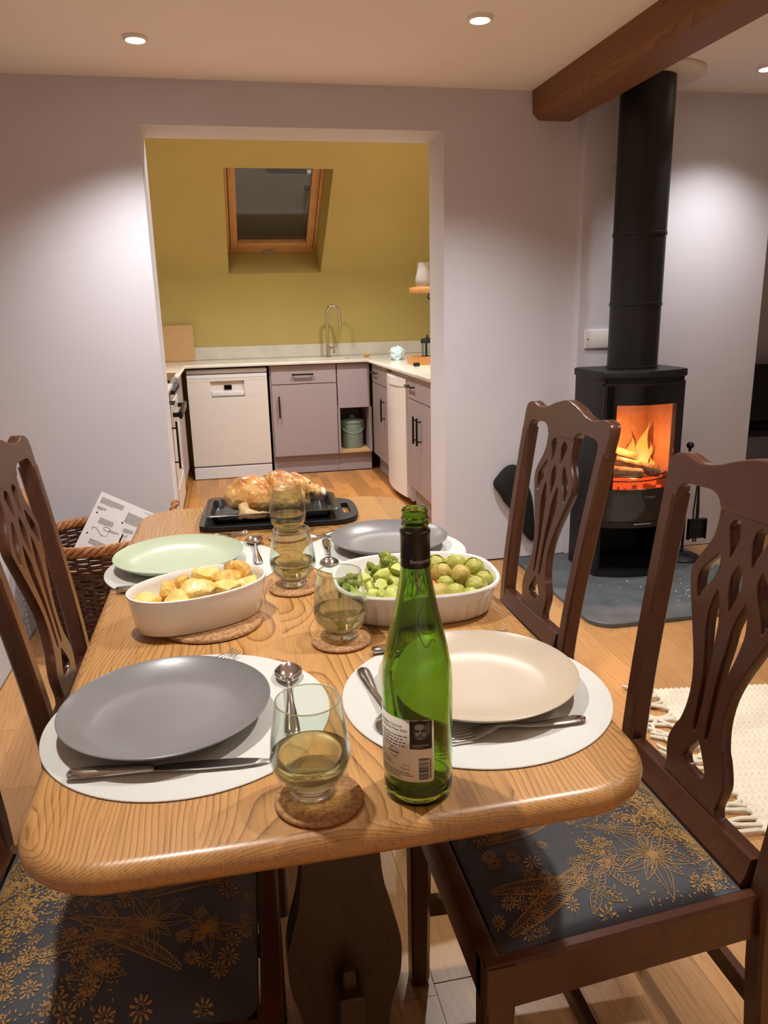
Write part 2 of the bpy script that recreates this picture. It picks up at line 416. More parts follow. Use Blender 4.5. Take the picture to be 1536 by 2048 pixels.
# floor: sub-floor slab, oak planks laid lengthwise into the room
fl_ = MB(); fl_.box(-1.45, 4.3, -2.7, 6.8, -0.06, -0.009); FLOOR = structure(fl_.build('floor', FLOOR_OAK))
def plank_meshes(wd, ln, m, n=3):
    out = []
    for k in range(n):
        q = MB(); q.box(-wd/2+0.0004, wd/2-0.0004, -ln/2+0.0004, ln/2-0.0004, -0.009, 0, 0.0012, 1)
        o = q.build('plank', m, smooth=False); out.append(o)
    return out
def lay(x0, x1, y0, y1, wd, ln, m, parent, seed):
    rnd = random.Random(seed); cache = {}
    nx = round((x1-x0)/wd)
    for i in range(nx):
        x = x0+(i+0.5)*wd
        y = y0-rnd.random()*ln*0.9
        while y < y1-0.02:
            a, b_ = max(y, y0), min(y+ln, y1)
            if b_-a > 0.03:
                L_ = round(b_-a, 2)
                if L_ not in cache:
                    q = MB(); q.box(-wd/2+0.0002, wd/2-0.0002, -L_/2+0.0002, L_/2-0.0002, -0.009, 0, 0.0005, 1)
                    o = q.build('plank', m, parent=parent, smooth=False); cache[L_] = o
                else:
                    o = cache[L_].copy(); COL.objects.link(o)
                o.location = (x, (a+b_)/2, 0)
            y += ln
lay(-0.86, 3.17, 0.2, 3.53, 0.13, 1.22, FLOOR_OAK, FLOOR, 3)
mb = MB(); mb.box(-0.92, 1.80, YW, 6.70, -0.0093, -0.0087); KF = structure(mb.build('floor.001', KFLOOR_OAK))
lay(-0.31, 1.12, YW-0.06, 6.08, 0.065, 0.43, KFLOOR_OAK, KF, 5)
# low boxed-in ledge along the left wall, timber top
mb = MB(); mb.box(-1.35, -0.865, 0.0, YW, 0, 0.505); led = structure(mb.build('trim_1', LAV))
mb = MB(); mb.box(-1.35, -0.845, 0.0, YW, 0.505, 0.532, 0.006, 2); mb.build('ledge_board', PINE, led, label='timber board topping the low ledge')

# kitchen shell
mb = MB(); mb.box(-1.0, 1.88, 6.68, 6.78, 0, 1.468); 
mb.bm.free(); mb.bm = bmesh.new(); mb.box(-1.0, 1.88, 6.68, 6.78, 0, 1.27); structure(mb.build('wall_kitchen_back', YEL))
mb = MB(); mb.box(-1.0, -0.92, 3.86, 6.78, 0, 2.48); structure(mb.build('wall_kitchen_left', YEL))
mb = MB(); mb.box(1.80, 1.88, 3.86, 6.78, 0, 2.48); structure(mb.build('wall_kitchen_right', YEL))
mb = MB(); mb.box(-1.0, 1.88, 3.86, 5.305, 2.40, 2.48); structure(mb.build('ceiling.001', CEIL))
SM = Matrix(((1, 0, 0, 0), (0, -0.828, 0.561, 6.68), (0, 0.561, 0.828, 1.468), (0, 0, 0, 1)))  # (x, s up the slope, n outward)
wx0, wx1, ws0, ws1 = 0.087, 0.827, 0.19, 1.315
bm = bmesh.new()
def slab(bm):
    def V(x, s, n): return bm.verts.new(SM @ Vector((x, s, n)))
    xs = [-0.95, wx0, wx1, 1.84]; ss = [0.185, ws0, ws1, 1.665]
    g = [[V(x, s, 0) for s in ss] for x in xs]
    for i in range(3):
        for j in range(3):
            if i == 1 and j == 1: continue
            bm.faces.new((g[i][j], g[i+1][j], g[i+1][j+1], g[i][j+1]))
    inn = [V(wx0+0.004, ws0-0.075, 0.29), V(wx1-0.012, ws0-0.075, 0.29), V(wx1-0.012, ws1-0.06, 0.29), V(wx0+0.004, ws1-0.06, 0.29)]
    out = [g[1][1], g[2][1], g[2][2], g[1][2]]
    for k in range(4): bm.faces.new((out[k], inn[k], inn[(k+1) % 4], out[(k+1) % 4]))
    # plaster rolls softly from the slope into the upright wall
    def W(x, y, z): return bm.verts.new((x, y, z))
    K = Vector((0, 6.68, 1.468)); a0 = K+Vector((0, 0, -0.20)); a2 = K+Vector((0, -0.828, 0.561))*0.185
    n = 12; prev = [g[0][0], g[1][0], g[2][0], g[3][0]]
    for k in range(n+1):
        t = k/n; p = a2*(1-t)**2+K*(2*t*(1-t))+a0*t*t
        row = prev if k == 0 else [W(x, p.y, p.z) for x in xs]
        if k:
            for i in range(3): bm.faces.new((prev[i], row[i], row[i+1], prev[i+1]))
        prev = row
    bt = [V(-0.95, -0.02, 0.36), V(1.84, -0.02, 0.36), V(1.84, 1.665, 0.36), V(-0.95, 1.665, 0.36)]
    ot = [g[0][0], g[3][0], g[3][3], g[0][3]]
slab(bm)
mb = MB(); mb.bm.free(); mb.bm = bm
structure(mb.build('ceiling.002', YEL, smooth=True, angle=30))
# skylight
win = empty('window_1', (0, 0, 0)); structure(win)
PINE_F = mat('skylight_pine', (218, 166, 108), 0.4, var=0.1, vscale=12)
sx0, sx1, s0, s1 = wx0+0.004, wx1-0.012, ws0-0.075, ws1-0.06
def ring(x0, x1, a, b, wd, n0, n1, bev, wb=None):
    q = MB(); wb = wb or wd
    q.box(x0, x0+wd, a, b, n0, n1, bev, 2, SM); q.box(x1-wd, x1, a, b, n0, n1, bev, 2, SM)
    q.box(x0+wd, x1-wd, a, a+wb, n0, n1, bev, 2, SM); q.box(x0+wd, x1-wd, b-wb, b, n0, n1, bev, 2, SM)
    return q
ring(sx0, sx1, s0, s1, 0.022, 0.262, 0.34, 0.003, 0.045).build('window_frame', PINE_F, win)
ring(sx0+0.026, sx1-0.026, s0+0.05, s1-0.05, 0.058, 0.255, 0.32, 0.008, 0.075).build('sash', PINE_F, win)
q = MB(); q.box(sx0+0.06, sx1-0.06, s0+0.1, s1-0.1, 0.292, 0.298, 0, 2, SM)
q.build('pane', mat('night_glass', (58, 58, 56), 0.03, var=0.02, coat=1.0, spec=1.0), win)
q = MB(); q.box(0.385, 0.475, s0+0.012, s0+0.036, 0.238, 0.256, 0.004, 2, SM); q.box(0.44, 0.47, s0+0.03, s0+0.055, 0.243, 0.258, 0.003, 2, SM)
q.build('vent_bar', mat('vent_silver', (188, 186, 180), 0.35, 0.6, var=0.03), win, label='silver vent bar')

# oak beam
bo = [(1.452, ZC), (1.455, 2.115), (1.482, 2.086), (1.640, 2.086), (1.662, 2.108), (1.662, ZC)]
mb = MB(); ys = [3.6-k*0.16 for k in range(39)]
secs = []
for i, y in enumerate(ys):
    secs.append([(x+(0.006*noise.noise(Vector((y*2.1, j*3, 1))) if 0 < j < 5 else 0), y,
                  z+(0.007*noise.noise(Vector((y*1.7, j*5, 9))) if 0 < j < 5 else 0)) for j, (x, z) in enumerate(bo)])
mb.loft(secs)
o = mb.build('ceiling_beam', BEAM_OAK, angle=25)
tag(o, 'rough chamfered oak beam running under the ceiling in front of the flue', 'beam')

# downlights
LAMP_EM = mat('lamp_glow', (255, 250, 240), 0.5, var=0.01, emit=(255, 244, 228), estr=22.0)
desc = {0: 'recessed ceiling spotlight above the left side of the kitchen opening', 1: 'recessed ceiling spotlight left of the oak beam',
        2: 'recessed ceiling spotlight right of the stove flue at the frame edge'}
for i, (x, y, z, pw, ang) in enumerate(LAMPS + KLAMPS):
    r = empty('ceiling_spotlight', (x, y, z-0.012))
    if i < 3: tag(r, desc[i], 'spotlight', 'recessed ceiling spotlights')
    else: tag(r, 'recessed ceiling spotlight outside the view, from a set with added fill lamps', 'spotlight', 'recessed ceiling spotlights out of view')
    q = MB(); q.lathe([(0.043, 0.012), (0.043, 0.004), (0.040, 0.0), (0.034, 0.0), (0.031, 0.004), (0.031, 0.012)], 40)
    q.build('bezel', WHITE_PL, r)
    q = MB(); q.lathe([(0.0, 0.003), (0.026, 0.003), (0.031, 0.005), (0.031, 0.010), (0, 0.010)], 32); q.build('lamp', LAMP_EM, r)

# ================================================================ kitchen
HANDLE = mat('handle_black', (24, 23, 23), 0.35, 0.4, var=0.05)
def bar_handle(parent, x, y, z, ln, vertical):
    q = MB()
    if vertical:
        q.box(x-0.006, x+0.006, y-0.034, y-0.022, z, z+ln, 0.002, 1)
        for zz in (z+ln*0.14, z+ln*0.86): q.box(x-0.004, x+0.004, y-0.024, y, zz-0.004, zz+0.004)
    else:
        q.box(x, x+ln, y-0.034, y-0.022, z-0.006, z+0.006, 0.002, 1)
        for xx in (x+ln*0.08, x+ln*0.92): q.box(xx-0.004, xx+0.004, y-0.024, y, z-0.004, z+0.004)
    return q.build('handle', HANDLE, parent, label='black bar handle')
def unit(label, loc, rz, W, fronts, depth=0.56, plinth=True, name='base_cabinet'):
    """local: front faces -y at y=0, x to the right, carcass behind"""
    r = empty(name, loc, rz); tag(r, label, 'cabinet')
    q = MB(); q.box(0.0, W, 0.019, depth, 0.145, 0.868); q.build('carcass', CAB, r, smooth=False)
    if plinth:
        q = MB(); q.box(0.0, W, 0.05, 0.066, 0.0, 0.145); q.build('plinth', CAB, r, smooth=False)
    for (kind, x0, x1, z0, z1, h) in fronts:
        q = MB(); q.box(x0, x1, 0.0, 0.018, z0, z1, 0.0015, 1); f = q.build(kind, CAB, r)
        if h: bar_handle(f, h[0], 0.0, h[1], h[2], h[3])
    return r
YF = 6.07
unit('mauve base cabinet with one drawer above a door, right of the dishwasher', (0.335, YF, 0), 0, 0.525,
     [('drawer', 0.012, 0.520, 0.722, 0.864, (0.17, 0.795, 0.17, False)), ('door', 0.012, 0.520, 0.150, 0.716, (0.062, 0.462, 0.17, True))])
# niche unit with a bin in it
r = empty('niche_cabinet', (0.862, YF, 0)); tag(r, 'narrow mauve cabinet with an open niche at floor level in the corner', 'cabinet')
q = MB(); q.box(0.003, 0.262, 0, 0.018, 0.515, 0.864, 0.0015, 1); q.build('panel', CAB, r)
q = MB(); q.box(0.0, 0.016, 0.0, 0.50, 0.150, 0.515); q.box(0.252, 0.274, 0.0, 0.5, 0.150, 0.515); q.box(0.016, 0.252, 0.48, 0.5, 0.166, 0.515); q.box(0.0, 0.262, 0.02, 0.5, 0.515, 0.535)
q.build('carcass', CAB, r, smooth=False)
q = MB(); q.box(0.016, 0.252, 0.004, 0.48, 0.150, 0.168); q.build('shelf', PALE_WOOD, r, smooth=False)
q = MB(); q.box(0.0, 0.274, 0.05, 0.066, 0.0, 0.145); q.build('plinth', CAB, r, smooth=False)
# bin
BIN = mat('bin_green', (126, 142, 128), 0.4, var=0.03)
r = empty('food_bin', (0.998, YF+0.16, 0.168)); tag(r, 'small green food waste bin with a handle in the cabinet niche', 'bin')
q = MB(); q.lathe([(0, 0), (0.080, 0), (0.086, 0.02), (0.093, 0.20), (0.097, 0.205), (0.097, 0.215), (0, 0.215)], 40); q.build('body', BIN, r)
q = MB(); q.lathe([(0.099, 0.212), (0.099, 0.222), (0.085, 0.234), (0.03, 0.243), (0.022, 0.25), (0.022, 0.268), (0, 0.272)], 40); q.build('lid', BIN, r)
q = MB(); q.tube([(-0.1*math.cos(a), -0.1*math.sin(a)*0.9, 0.2-0.075*math.sin(a)) for a in [PI*k/14 for k in range(15)]], 0.004, 8); q.build('handle', BIN, r)
# dishwasher
r = empty('dishwasher', (-0.294, YF, 0)); tag(r, 'white freestanding dishwasher under the worktop', 'dishwasher')
q = MB(); q.box(0.004, 0.606, 0.03, 0.56, 0.012, 0.82); q.build('body', APPL2, r, smooth=False)
q = MB(); q.box(0.0, 0.610, 0.0, 0.56, 0.824, 0.856, 0.006, 2); q.build('lid', APPL2, r)
dw = MB(); dw.box(0.002, 0.608, 0.0, 0.03, 0.108, 0.640, 0.002, 1); dw.box(0.002, 0.176, 0.0, 0.03, 0.640, 0.765, 0.0, 1)
dw.box(0.432, 0.608, 0.0, 0.03, 0.640, 0.765, 0.0, 1); dw.box(0.002, 0.608, 0.0, 0.03, 0.765, 0.814, 0.002, 1); dw.box(0.176, 0.432, 0.022, 0.03, 0.640, 0.765)
d = dw.build('door', APPL, r, smooth=False)
q = MB(); q.box(0.002, 0.608, -0.002, 0.003, 0.79, 0.817, 0.001, 1); q.build('control_strip', APPL2, d)
q = MB(); q.box(0.18, 0.428, 0.004, 0.02, 0.652, 0.690, 0.004, 2); q.build('grip_recess', APPL2, d)
q = MB(); q.box(0.277, 0.335, 0.012, 0.021, 0.700, 0.734, 0.001, 1); q.build('display', BLACK_GLOSS, d)
q = MB(); q.box(0.002, 0.608, 0.002, 0.03, 0.004, 0.096, 0.003, 1); q.build('kick_panel', APPL2, r)
# black filler behind dishwasher gaps
# right run
XR = 1.138
unit('mauve corner cabinet with drawer and door facing left, beyond the fridge', (XR, 6.03, 0), -PI/2, 0.58,
     [('drawer', 0.012, 0.574, 0.722, 0.864, (0.08, 0.80, 0.16, False)), ('door', 0.012, 0.574, 0.150, 0.716, (0.475, 0.46, 0.17, True))])
unit('mauve cabinet with one drawer over two doors, nearest the opening on the right', (XR, 4.815, 0), -PI/2, 0.60,
     [('drawer', 0.004, 0.596, 0.722, 0.864, (0.04, 0.80, 0.17, False)), ('door', 0.004, 0.298, 0.150, 0.716, (0.255, 0.46, 0.17, True)),
      ('door', 0.302, 0.596, 0.150, 0.716, (0.345, 0.46, 0.17, True))])
r = empty('fridge', (XR, 5.43, 0), -PI/2); tag(r, 'white undercounter fridge with a bowed door in the right run', 'fridge')
q = MB(); q.box(0.0, 0.59, 0.03, 0.55, 0.02, 0.845); q.build('body', WHITE_PL, r, smooth=False)
def bow(z0, z1, b, y1=0.028):
    q = MB(); n = 14; fr = [(0.002+0.586*k/n, -0.006-b*math.sin(PI*k/n)) for k in range(n+1)]
    q.prism(fr+[(0.588, y1), (0.002, y1)], z0, z1); return q
bow(0.05, 0.775, 0.028).build('door', WHITE_PL, r, angle=25)
bow(0.780, 0.835, 0.040).build('door_grip', WHITE_PL, r, angle=25)
# left run: near cabinet, cooker, far cabinet
XL = -0.318
unit('mauve cabinet with a long bar handle just inside the opening on the left', (XL, 3.98, 0), PI/2, 0.50,
     [('drawer', 0.004, 0.496, 0.722, 0.864, (0.33, 0.80, 0.12, False)), ('door', 0.004, 0.496, 0.150, 0.716, (0.445, 0.42, 0.27, True))])
r = empty('cooker', (XL, 4.50, 0), PI/2); tag(r, 'stainless cooker with black oven handle in the left run of units', 'cooker')
q = MB(); q.box(0, 0.60, 0.02, 0.58, 0.03, 0.895); q.build('body', BRUSHED, r, smooth=False)
q = MB(); q.box(0, 0.60, -0.01, 0.58, 0.897, 0.912, 0.003, 1); q.build('hob', BLACK_GLOSS, r)
q = MB(); q.box(0.002, 0.598, -0.004, 0.02, 0.79, 0.893, 0.003, 1); c = q.build('control_panel', BRUSHED, r)
for k in range(5):
    q = MB(); q.lathe([(0, 0), (0.019, 0), (0.017, 0.024), (0, 0.026)], 20, Matrix.Translation((0.08+0.11*k, -0.004, 0.842)) @ Matrix.Rotation(PI/2, 4, 'X')); q.build('knob', HANDLE, c)
q = MB(); q.box(0.004, 0.596, -0.006, 0.02, 0.30, 0.78, 0.004, 1); dd = q.build('oven_door', mat('cooker_white', (214, 208, 200), 0.3, var=0.02), r)
q = MB(); q.box(0.02, 0.58, -0.060, -0.040, 0.69, 0.735, 0.006, 2); q.box(0.03, 0.055, -0.042, -0.004, 0.70, 0.725); q.box(0.545, 0.57, -0.042, -0.004, 0.70, 0.725); q.build('handle', HANDLE, dd)
q = MB(); q.box(0.004, 0.596, -0.006, 0.02, 0.13, 0.29, 0.004, 1); q.build('drawer', mat('cooker_white2', (214, 208, 200), 0.3, var=0.02), r)
unit('mauve filler cabinet between cooker and dishwasher', (XL, 5.11, 0), PI/2, 0.74, [('door', 0.004, 0.36, 0.15, 0.864, None), ('door', 0.366, 0.73, 0.15, 0.864, None)])
# worktops
def slabmesh(name, loops, z0, z1, m, label=None):
    me = curve2d(name, loops, (z1-z0)/2-0.002, 0.002); o = mesh_obj(name, me, m); o.location = (0, 0, (z0+z1)/2)
    if label: tag(o, label, 'worktop')
    return o
outer = [(-0.918, 5.108), (-0.298, 5.108), (-0.298, 6.035), (1.105, 6.035), (1.105, 4.16), (1.798, 4.16), (1.798, 6.678), (-0.918, 6.678)]
hole = rrect(0.48, 1.00, 6.16, 6.36, 0.05, 5)
slabmesh('worktop', [outer, hole], 0.872, 0.896, QUARTZ, 'white quartz worktop running round the sink and right wall')
slabmesh('worktop', [[(-0.918, 3.90), (-0.298, 3.90), (-0.298, 4.497), (-0.918, 4.497)]], 0.872, 0.896, QUARTZ, 'short white quartz worktop left of the opening, before the cooker')
q = MB(); q.box(-0.918, 1.798, 6.660, 6.679, 0.897, 1.000, 0.002, 1); o = q.build('upstand', QUARTZ); tag(o, 'white quartz upstand along the mustard back wall', 'upstand')
q = MB()
def bas(r0, z): return [(x, y, z) for x, y in rrect(0.48-r0, 1.00+r0, 6.16-r0, 6.36+r0, 0.05, 5)]
q.loft([bas(0.002, 0.870), bas(-0.012, 0.74), bas(-0.03, 0.735)], caps=False); 
bmv = [v for v in q.bm.verts if abs(v.co.z-0.735) < 1e-4]; q.bm.faces.new(bmv)
o = q.build('sink', BRUSHED); tag(o, 'steel sink bowl set below the white worktop', 'sink')
# tap
r = empty('tap', (0.853, 6.47, 0.896)); tag(r, 'tall chrome swan-neck tap behind the sink', 'tap')
q = MB(); q.lathe([(0, 0), (0.026, 0), (0.026, 0.006), (0.019, 0.012), (0.019, 0.10), (0, 0.10)], 28); q.build('base', CHROME, r)
arc = [(0, 0, 0.09), (0, 0, 0.34)]+[(0.05-0.05*math.cos(a), -0.02*math.sin(a/2), 0.34+0.075*math.sin(a)) for a in [PI*k/12 for k in range(1, 13)]]+[(0.102, -0.02, 0.31)]
q = MB(); q.tube(arc, 0.0125, 14); q.build('spout', CHROME, r)
q = MB(); q.tube([(0.102, -0.02, 0.325), (0.106, -0.021, 0.25)], [0.015, 0.016], 14); q.build('spray_head', CHROME, r)
q = MB(); q.tube([(0.0, 0, 0.07), (0.055, -0.005, 0.075)], 0.011, 12); q.tube([(0.05, -0.005, 0.03), (0.05, -0.005, 0.13)], [0.012, 0.008], 12); q.build('lever', CHROME, r)
# things on the worktop
q = MB(); q.blob((0, 0, 0), (0.032, 0.022, 0.014), 3, 0.06, 2, 3); o = q.build('dish_brush_head', mat('brush_wood', (204, 156, 92), 0.6, var=0.08), loc=(1.16, 6.36, 0.910)); tag(o, 'small round wooden scrubbing brush beside the sink', 'brush')
TOWEL = mat('tea_towel', (176, 202, 206), 0.9, rgb2=(206, 220, 220), vscale=50, bump=0.3, bscale=300, sheen=0.3)
q = MB()
for k in range(9):
    a = k*2.1; q.blob((0.045*math.cos(a)*(k % 3)/2, 0.04*math.sin(a)*(k % 3)/2, 0.028+0.012*(k % 4)), (0.045, 0.035, 0.034), 3, 0.45, 2.6, k)
o = q.build('tea_towel', TOWEL, loc=(1.31, 5.82, 0.897)); md = o.modifiers.new('r', 'REMESH'); md.mode = 'VOXEL'; md.voxel_size = 0.004; md.use_smooth_shade = True; bake(o)
tag(o, 'crumpled pale blue tea towel on the right worktop', 'towel')
r = empty('wooden_tray', (1.37, 5.24, 0.8965), -0.05); tag(r, 'wooden box tray holding black items on the right worktop', 'tray')
q = MB()
q.box(-0.11, 0.11, -0.10, 0.10, 0, 0.008); q.box(-0.11, 0.11, -0.10, -0.09, 0.008, 0.055); q.box(-0.11, 0.11, 0.09, 0.10, 0.008, 0.055); q.box(-0.11, -0.10, -0.09, 0.09, 0.008, 0.055); q.box(0.10, 0.11, -0.09, 0.09, 0.008, 0.055)
q.build('box', PINE, r, smooth=False)
r = empty('coffee_press', (1.385, 5.24, 0.905)); tag(r, 'black framed coffee press standing in the wooden tray', 'coffee press')
q = MB(); q.lathe([(0.040, 0), (0.044, 0), (0.044, 0.02), (0.040, 0.02)], 28, closed=True)
for k in range(3):
    a = 2.2+k*2.09; q.box(-0.007, 0.007, -0.003, 0.003, 0.0, 0.15, 0, 1, Matrix.Translation((0.044*math.cos(a), 0.044*math.sin(a), 0)) @ Matrix.Rotation(a+PI/2, 4, 'Z'))
q.lathe([(0.041, 0.135), (0.046, 0.135), (0.046, 0.152), (0.041, 0.152)], 28, closed=True); q.build('frame', IRON2, r)
q = MB(); q.lathe([(0, 0.003), (0.039, 0.003), (0.039, 0.145), (0.037, 0.145), (0.037, 0.006), (0, 0.006)], 28); q.build('jug', GLASS, r)
q = MB(); q.lathe([(0.044, 0.15), (0.040, 0.165), (0.006, 0.170), (0.006, 0.19), (0, 0.19)], 28); q.build('lid', IRON2, r)
q = MB(); q.lathe([(0, 0), (0.03, 0), (0.055, 0.03), (0.062, 0.058), (0.058, 0.058), (0.05, 0.03), (0.028, 0.008), (0, 0.008)], 32); o = q.build('wooden_bowl', PALE_WOOD, loc=(1.385, 4.90, 0.8965)); tag(o, 'pale wooden bowl at the front of the right worktop', 'bowl')
q = MB(); q.box(-0.02, 0.02, -0.015, 0.015, 0, 0.024, 0.004, 2); o = q.build('timer', IRON2, loc=(1.262, 5.06, 0.8965)); tag(o, 'small black cube on the edge of the right worktop', 'timer')
# cutting board leaning
q = MB(); q.prism(rrect(-0.12, 0.12, 0, 0.285, 0.02, 5), 0, 0.02); o = q.build('chopping_board', PALE_WOOD, loc=(-0.355, 6.632, 0.897), rot=(math.radians(86), 0, 0), angle=30)
tag(o, 'pale wooden chopping board leaning on the mustard wall', 'chopping board')
q = MB(); q.lathe([(0, 0), (0.05, 0), (0.055, 0.02), (0.055, 0.085), (0.048, 0.085), (0.048, 0.015), (0, 0.015)], 32); o = q.build('utensil_pot', PINE, loc=(-0.375, 4.30, 0.8965)); tag(o, 'round wooden pot at the front of the left worktop', 'pot')
# shelf + vase on the right wall
r = empty('wall_shelf', (1.27, 5.3, 1.372)); tag(r, 'short thick wooden shelf on the right kitchen wall', 'shelf')
q = MB(); q.box(0.01, 0.528, -0.24, 0.02, 0, 0.038, 0.004, 2); q.build('board', PINE, r)
q = MB(); q.tube([(0.49, -0.1, -0.002), (0.12, -0.1, -0.004), (0.11, -0.1, -0.03), (0.16, -0.1, -0.07), (0.3, -0.1, -0.10), (0.5, -0.1, -0.115), (0.526, -0.1, -0.116)], 0.005, 8); q.build('bracket', IRON2, r, label='curled black iron bracket')
q = MB(); q.lathe([(0, 0), (0.042, 0), (0.055, 0.02), (0.056, 0.05), (0.044, 0.10), (0.038, 0.145), (0.042, 0.158), (0.040, 0.158), (0.036, 0.145), (0.042, 0.10), (0.053, 0.05), (0.050, 0.022), (0, 0.006)], 36)
o = q.build('glass_vase', mat('frosted_glass', (186, 178, 170), 0.12, var=0.02, trans=0.5), loc=(1.352, 5.20, 1.4105)); tag(o, 'milky glass vase on the kitchen shelf', 'vase')
# ================================================================ dining table
T = 0.745
def tab_outline(ins):
    x0, x1, y0, y1 = -0.254+ins, 0.468-ins, 0.676+ins, 2.150-ins
    pts = rrect(x0, x1, y0, y1, max(0.105-ins, 0.02), 10); out = []
    # densify straight sides and bow them slightly
    full = []
    for i, p in enumerate(pts):
        q = pts[(i+1) % len(pts)]; full.append(p)
        d = math.hypot(q[0]-p[0], q[1]-p[1])
        if d > 0.2:
            for k in range(1, 12): full.append((p[0]+(q[0]-p[0])*k/12, p[1]+(q[1]-p[1])*k/12))
    for x, y in full:
        v = (y-1.413)/0.737; u = (x-0.107)/0.361
        out.append((0.107+(x-0.107)*(1+0.022*(1-v*v)), 1.413+(y-1.413)*(1+0.006*(1-u*u))))
    return out
tb = empty('dining_table', (0.108, 1.39, 0)); tag(tb, 'oak dining table with rounded corners laid for a roast dinner', 'table')
secs = [[(x-0.108, y-1.39, z) for x, y in tab_outline(i)] for i, z in ((0.020, 0.711), (0.006, 0.715), (0.001, 0.722), (0.0, 0.729), (0.003, 0.737), (0.010, 0.743), (0.018, T))]
full = MB(); full.loft(secs); bmesh.ops.recalc_face_normals(full.bm, faces=full.bm.faces[:])
cuts = [-1, -0.275, -0.170, -0.045, 0.070, 0.175, 0.285, 1]
for a, b_ in zip(cuts[:-1], cuts[1:]):
    q = MB(); q.bm.free(); q.bm = full.bm.copy()
    for (x, s) in ((a, -1), (b_, 1)):
        if abs(x) < 1:
            rr = bmesh.ops.bisect_plane(q.bm, geom=q.bm.verts[:]+q.bm.edges[:]+q.bm.faces[:], plane_co=(x, 0, 0), plane_no=(s, 0, 0), clear_outer=True)
            ed = [e for e in rr['geom_cut'] if isinstance(e, bmesh.types.BMEdge)]
            try: bmesh.ops.contextual_create(q.bm, geom=ed)
            except Exception: pass
    q.build('board', TABLE_OAK, tb, angle=40, recalc=False)
full.bm.free()
def ped(parent, y):
    prof = [(0.125, 0.71), (0.115, 0.66), (0.070, 0.60), (0.056, 0.555), (0.056, 0.515), (0.063, 0.465), (0.077, 0.41), (0.083, 0.37), (0.080, 0.32), (0.068, 0.275), (0.062, 0.24), (0.066, 0.20), (0.085, 0.13), (0.11, 0.09)]
    pr = [(p.x, p.y) for p in crom([(a, b_, 0) for a, b_ in prof], 4, False)]
    ol = pr+[(-x, z) for x, z in reversed(pr)]
    q = MB(); q.loft([[(x, y-0.022, z) for x, z in ol], [(x, y+0.022, z) for x, z in ol]]); q.build('pedestal', DARK_OAK, parent, angle=25)
    q = MB(); ol = [(0.27, 0), (0.27, 0.03), (0.16, 0.09), (-0.16, 0.09), (-0.27, 0.03), (-0.27, 0)]
    q.loft([[(x, y-0.035, z) for x, z in ol], [(x, y+0.035, z) for x, z in ol]]); q.build('foot', DARK_OAK, parent, angle=25)
    q = MB(); q.box(-0.28, 0.28, y-0.03, y+0.03, 0.683, 0.711, 0.004, 1); q.build('batten', DARK_OAK, parent)
ped(tb, -0.47); ped(tb, 0.47)
q = MB(); q.box(-0.018, 0.018, -0.545, 0.545, 0.255, 0.345, 0.003, 1); q.build('stretcher', DARK_OAK, tb)
for s in (-1, 1):
    q = MB(); q.box(-0.009, 0.009, s*0.52-0.008, s*0.52+0.008, 0.22, 0.375, 0.002, 1); q.build('wedge', DARK_OAK, tb)

# ================================================================ chairs
SD = 0.418      # seat depth
def xf(z): return -0.080*max(0.0, (z-0.45)/0.55)**1.25
CR = [(0, .953), (.074, .953), (.083, .967), (.107, .975), (.14, .974), (.182, .972), (.198, .958), (.203, .935), (.236, .935),
      (.240, .985), (.232, 1.006), (.204, 1.014), (.154, 1.005), (.105, 1.012), (.061, 1.024), (.03, 1.033), (0, 1.037)]
def mirror_loop(h): return h+[(-x, z) for x, z in reversed(h) if x > 1e-6]
SPH = [(.070, .488), (.066, .505), (.072, .53), (.073, .55), (.062, .578), (.052, .595), (.044, .63), (.045, .67), (.056, .71), (.077, .758), (.098, .804), (.108, .833), (.098, .861), (.077, .895), (.071, .925), (.074, .956)]
H1 = [(.026, .880), (.034, .900), (.045, .925), (.042, .935), (.030, .943), (.017, .937), (.013, .922), (.016, .903)]
H3 = [(.078, .795), (.090, .822), (.087, .844), (.067, .868), (.050, .884), (.044, .864), (.051, .841), (.065, .819)]
H4 = [(0, .799), (.008, .817), (.0145, .842), (.013, .861), (0, .880)]
H6 = [(.034, .829), (.047, .790), (.043, .752), (.031, .704), (.024, .660), (.022, .600), (.016, .590), (.010, .600), (.008, .655), (.009, .700), (.013, .745), (.016, .785)]
H8 = [(0, .585), (.012, .572), (.026, .552), (.031, .538), (.022, .526), (.008, .523), (0, .523)]
def smooth_loop(l, n=5): return [(p.x, p.y) for p in crom([(a, b_, 0) for a, b_ in l], n)]
def bend(me, thick_off):
    bm = bmesh.new(); bm.from_mesh(me)
    z = 0.50
    while z < 1.03:
        bmesh.ops.bisect_plane(bm, geom=bm.verts[:]+bm.edges[:]+bm.faces[:], plane_co=(0, z, 0), plane_no=(0, 1, 0)); z += 0.03
    for v in bm.verts:
        x, y, zz = v.co; v.co = Vector((xf(y)+thick_off+zz, x, y))
    for f in bm.faces: f.smooth = True
    bmesh.ops.recalc_face_normals(bm, faces=bm.faces[:])
    for e in bm.edges:
        if len(e.link_faces) == 2 and e.calc_face_angle(0) > math.radians(30): e.smooth = False
    out = bpy.data.meshes.new('m'); bm.to_mesh(out); bm.free(); return out
def seat_hw(x, back=0.172, front=0.203): return back+(front-back)*(x/SD)
def seat_z(u, v): return 0.449+0.030*(1-abs(2*u-1)**5)*(1-abs(2*v-1)**5)
def seat_pt(u, v, dz=0.0):
    x = 0.014+u*(SD-0.014-0.030); return (x, (2*v-1)*seat_hw(x), seat_z(u, v)+dz)

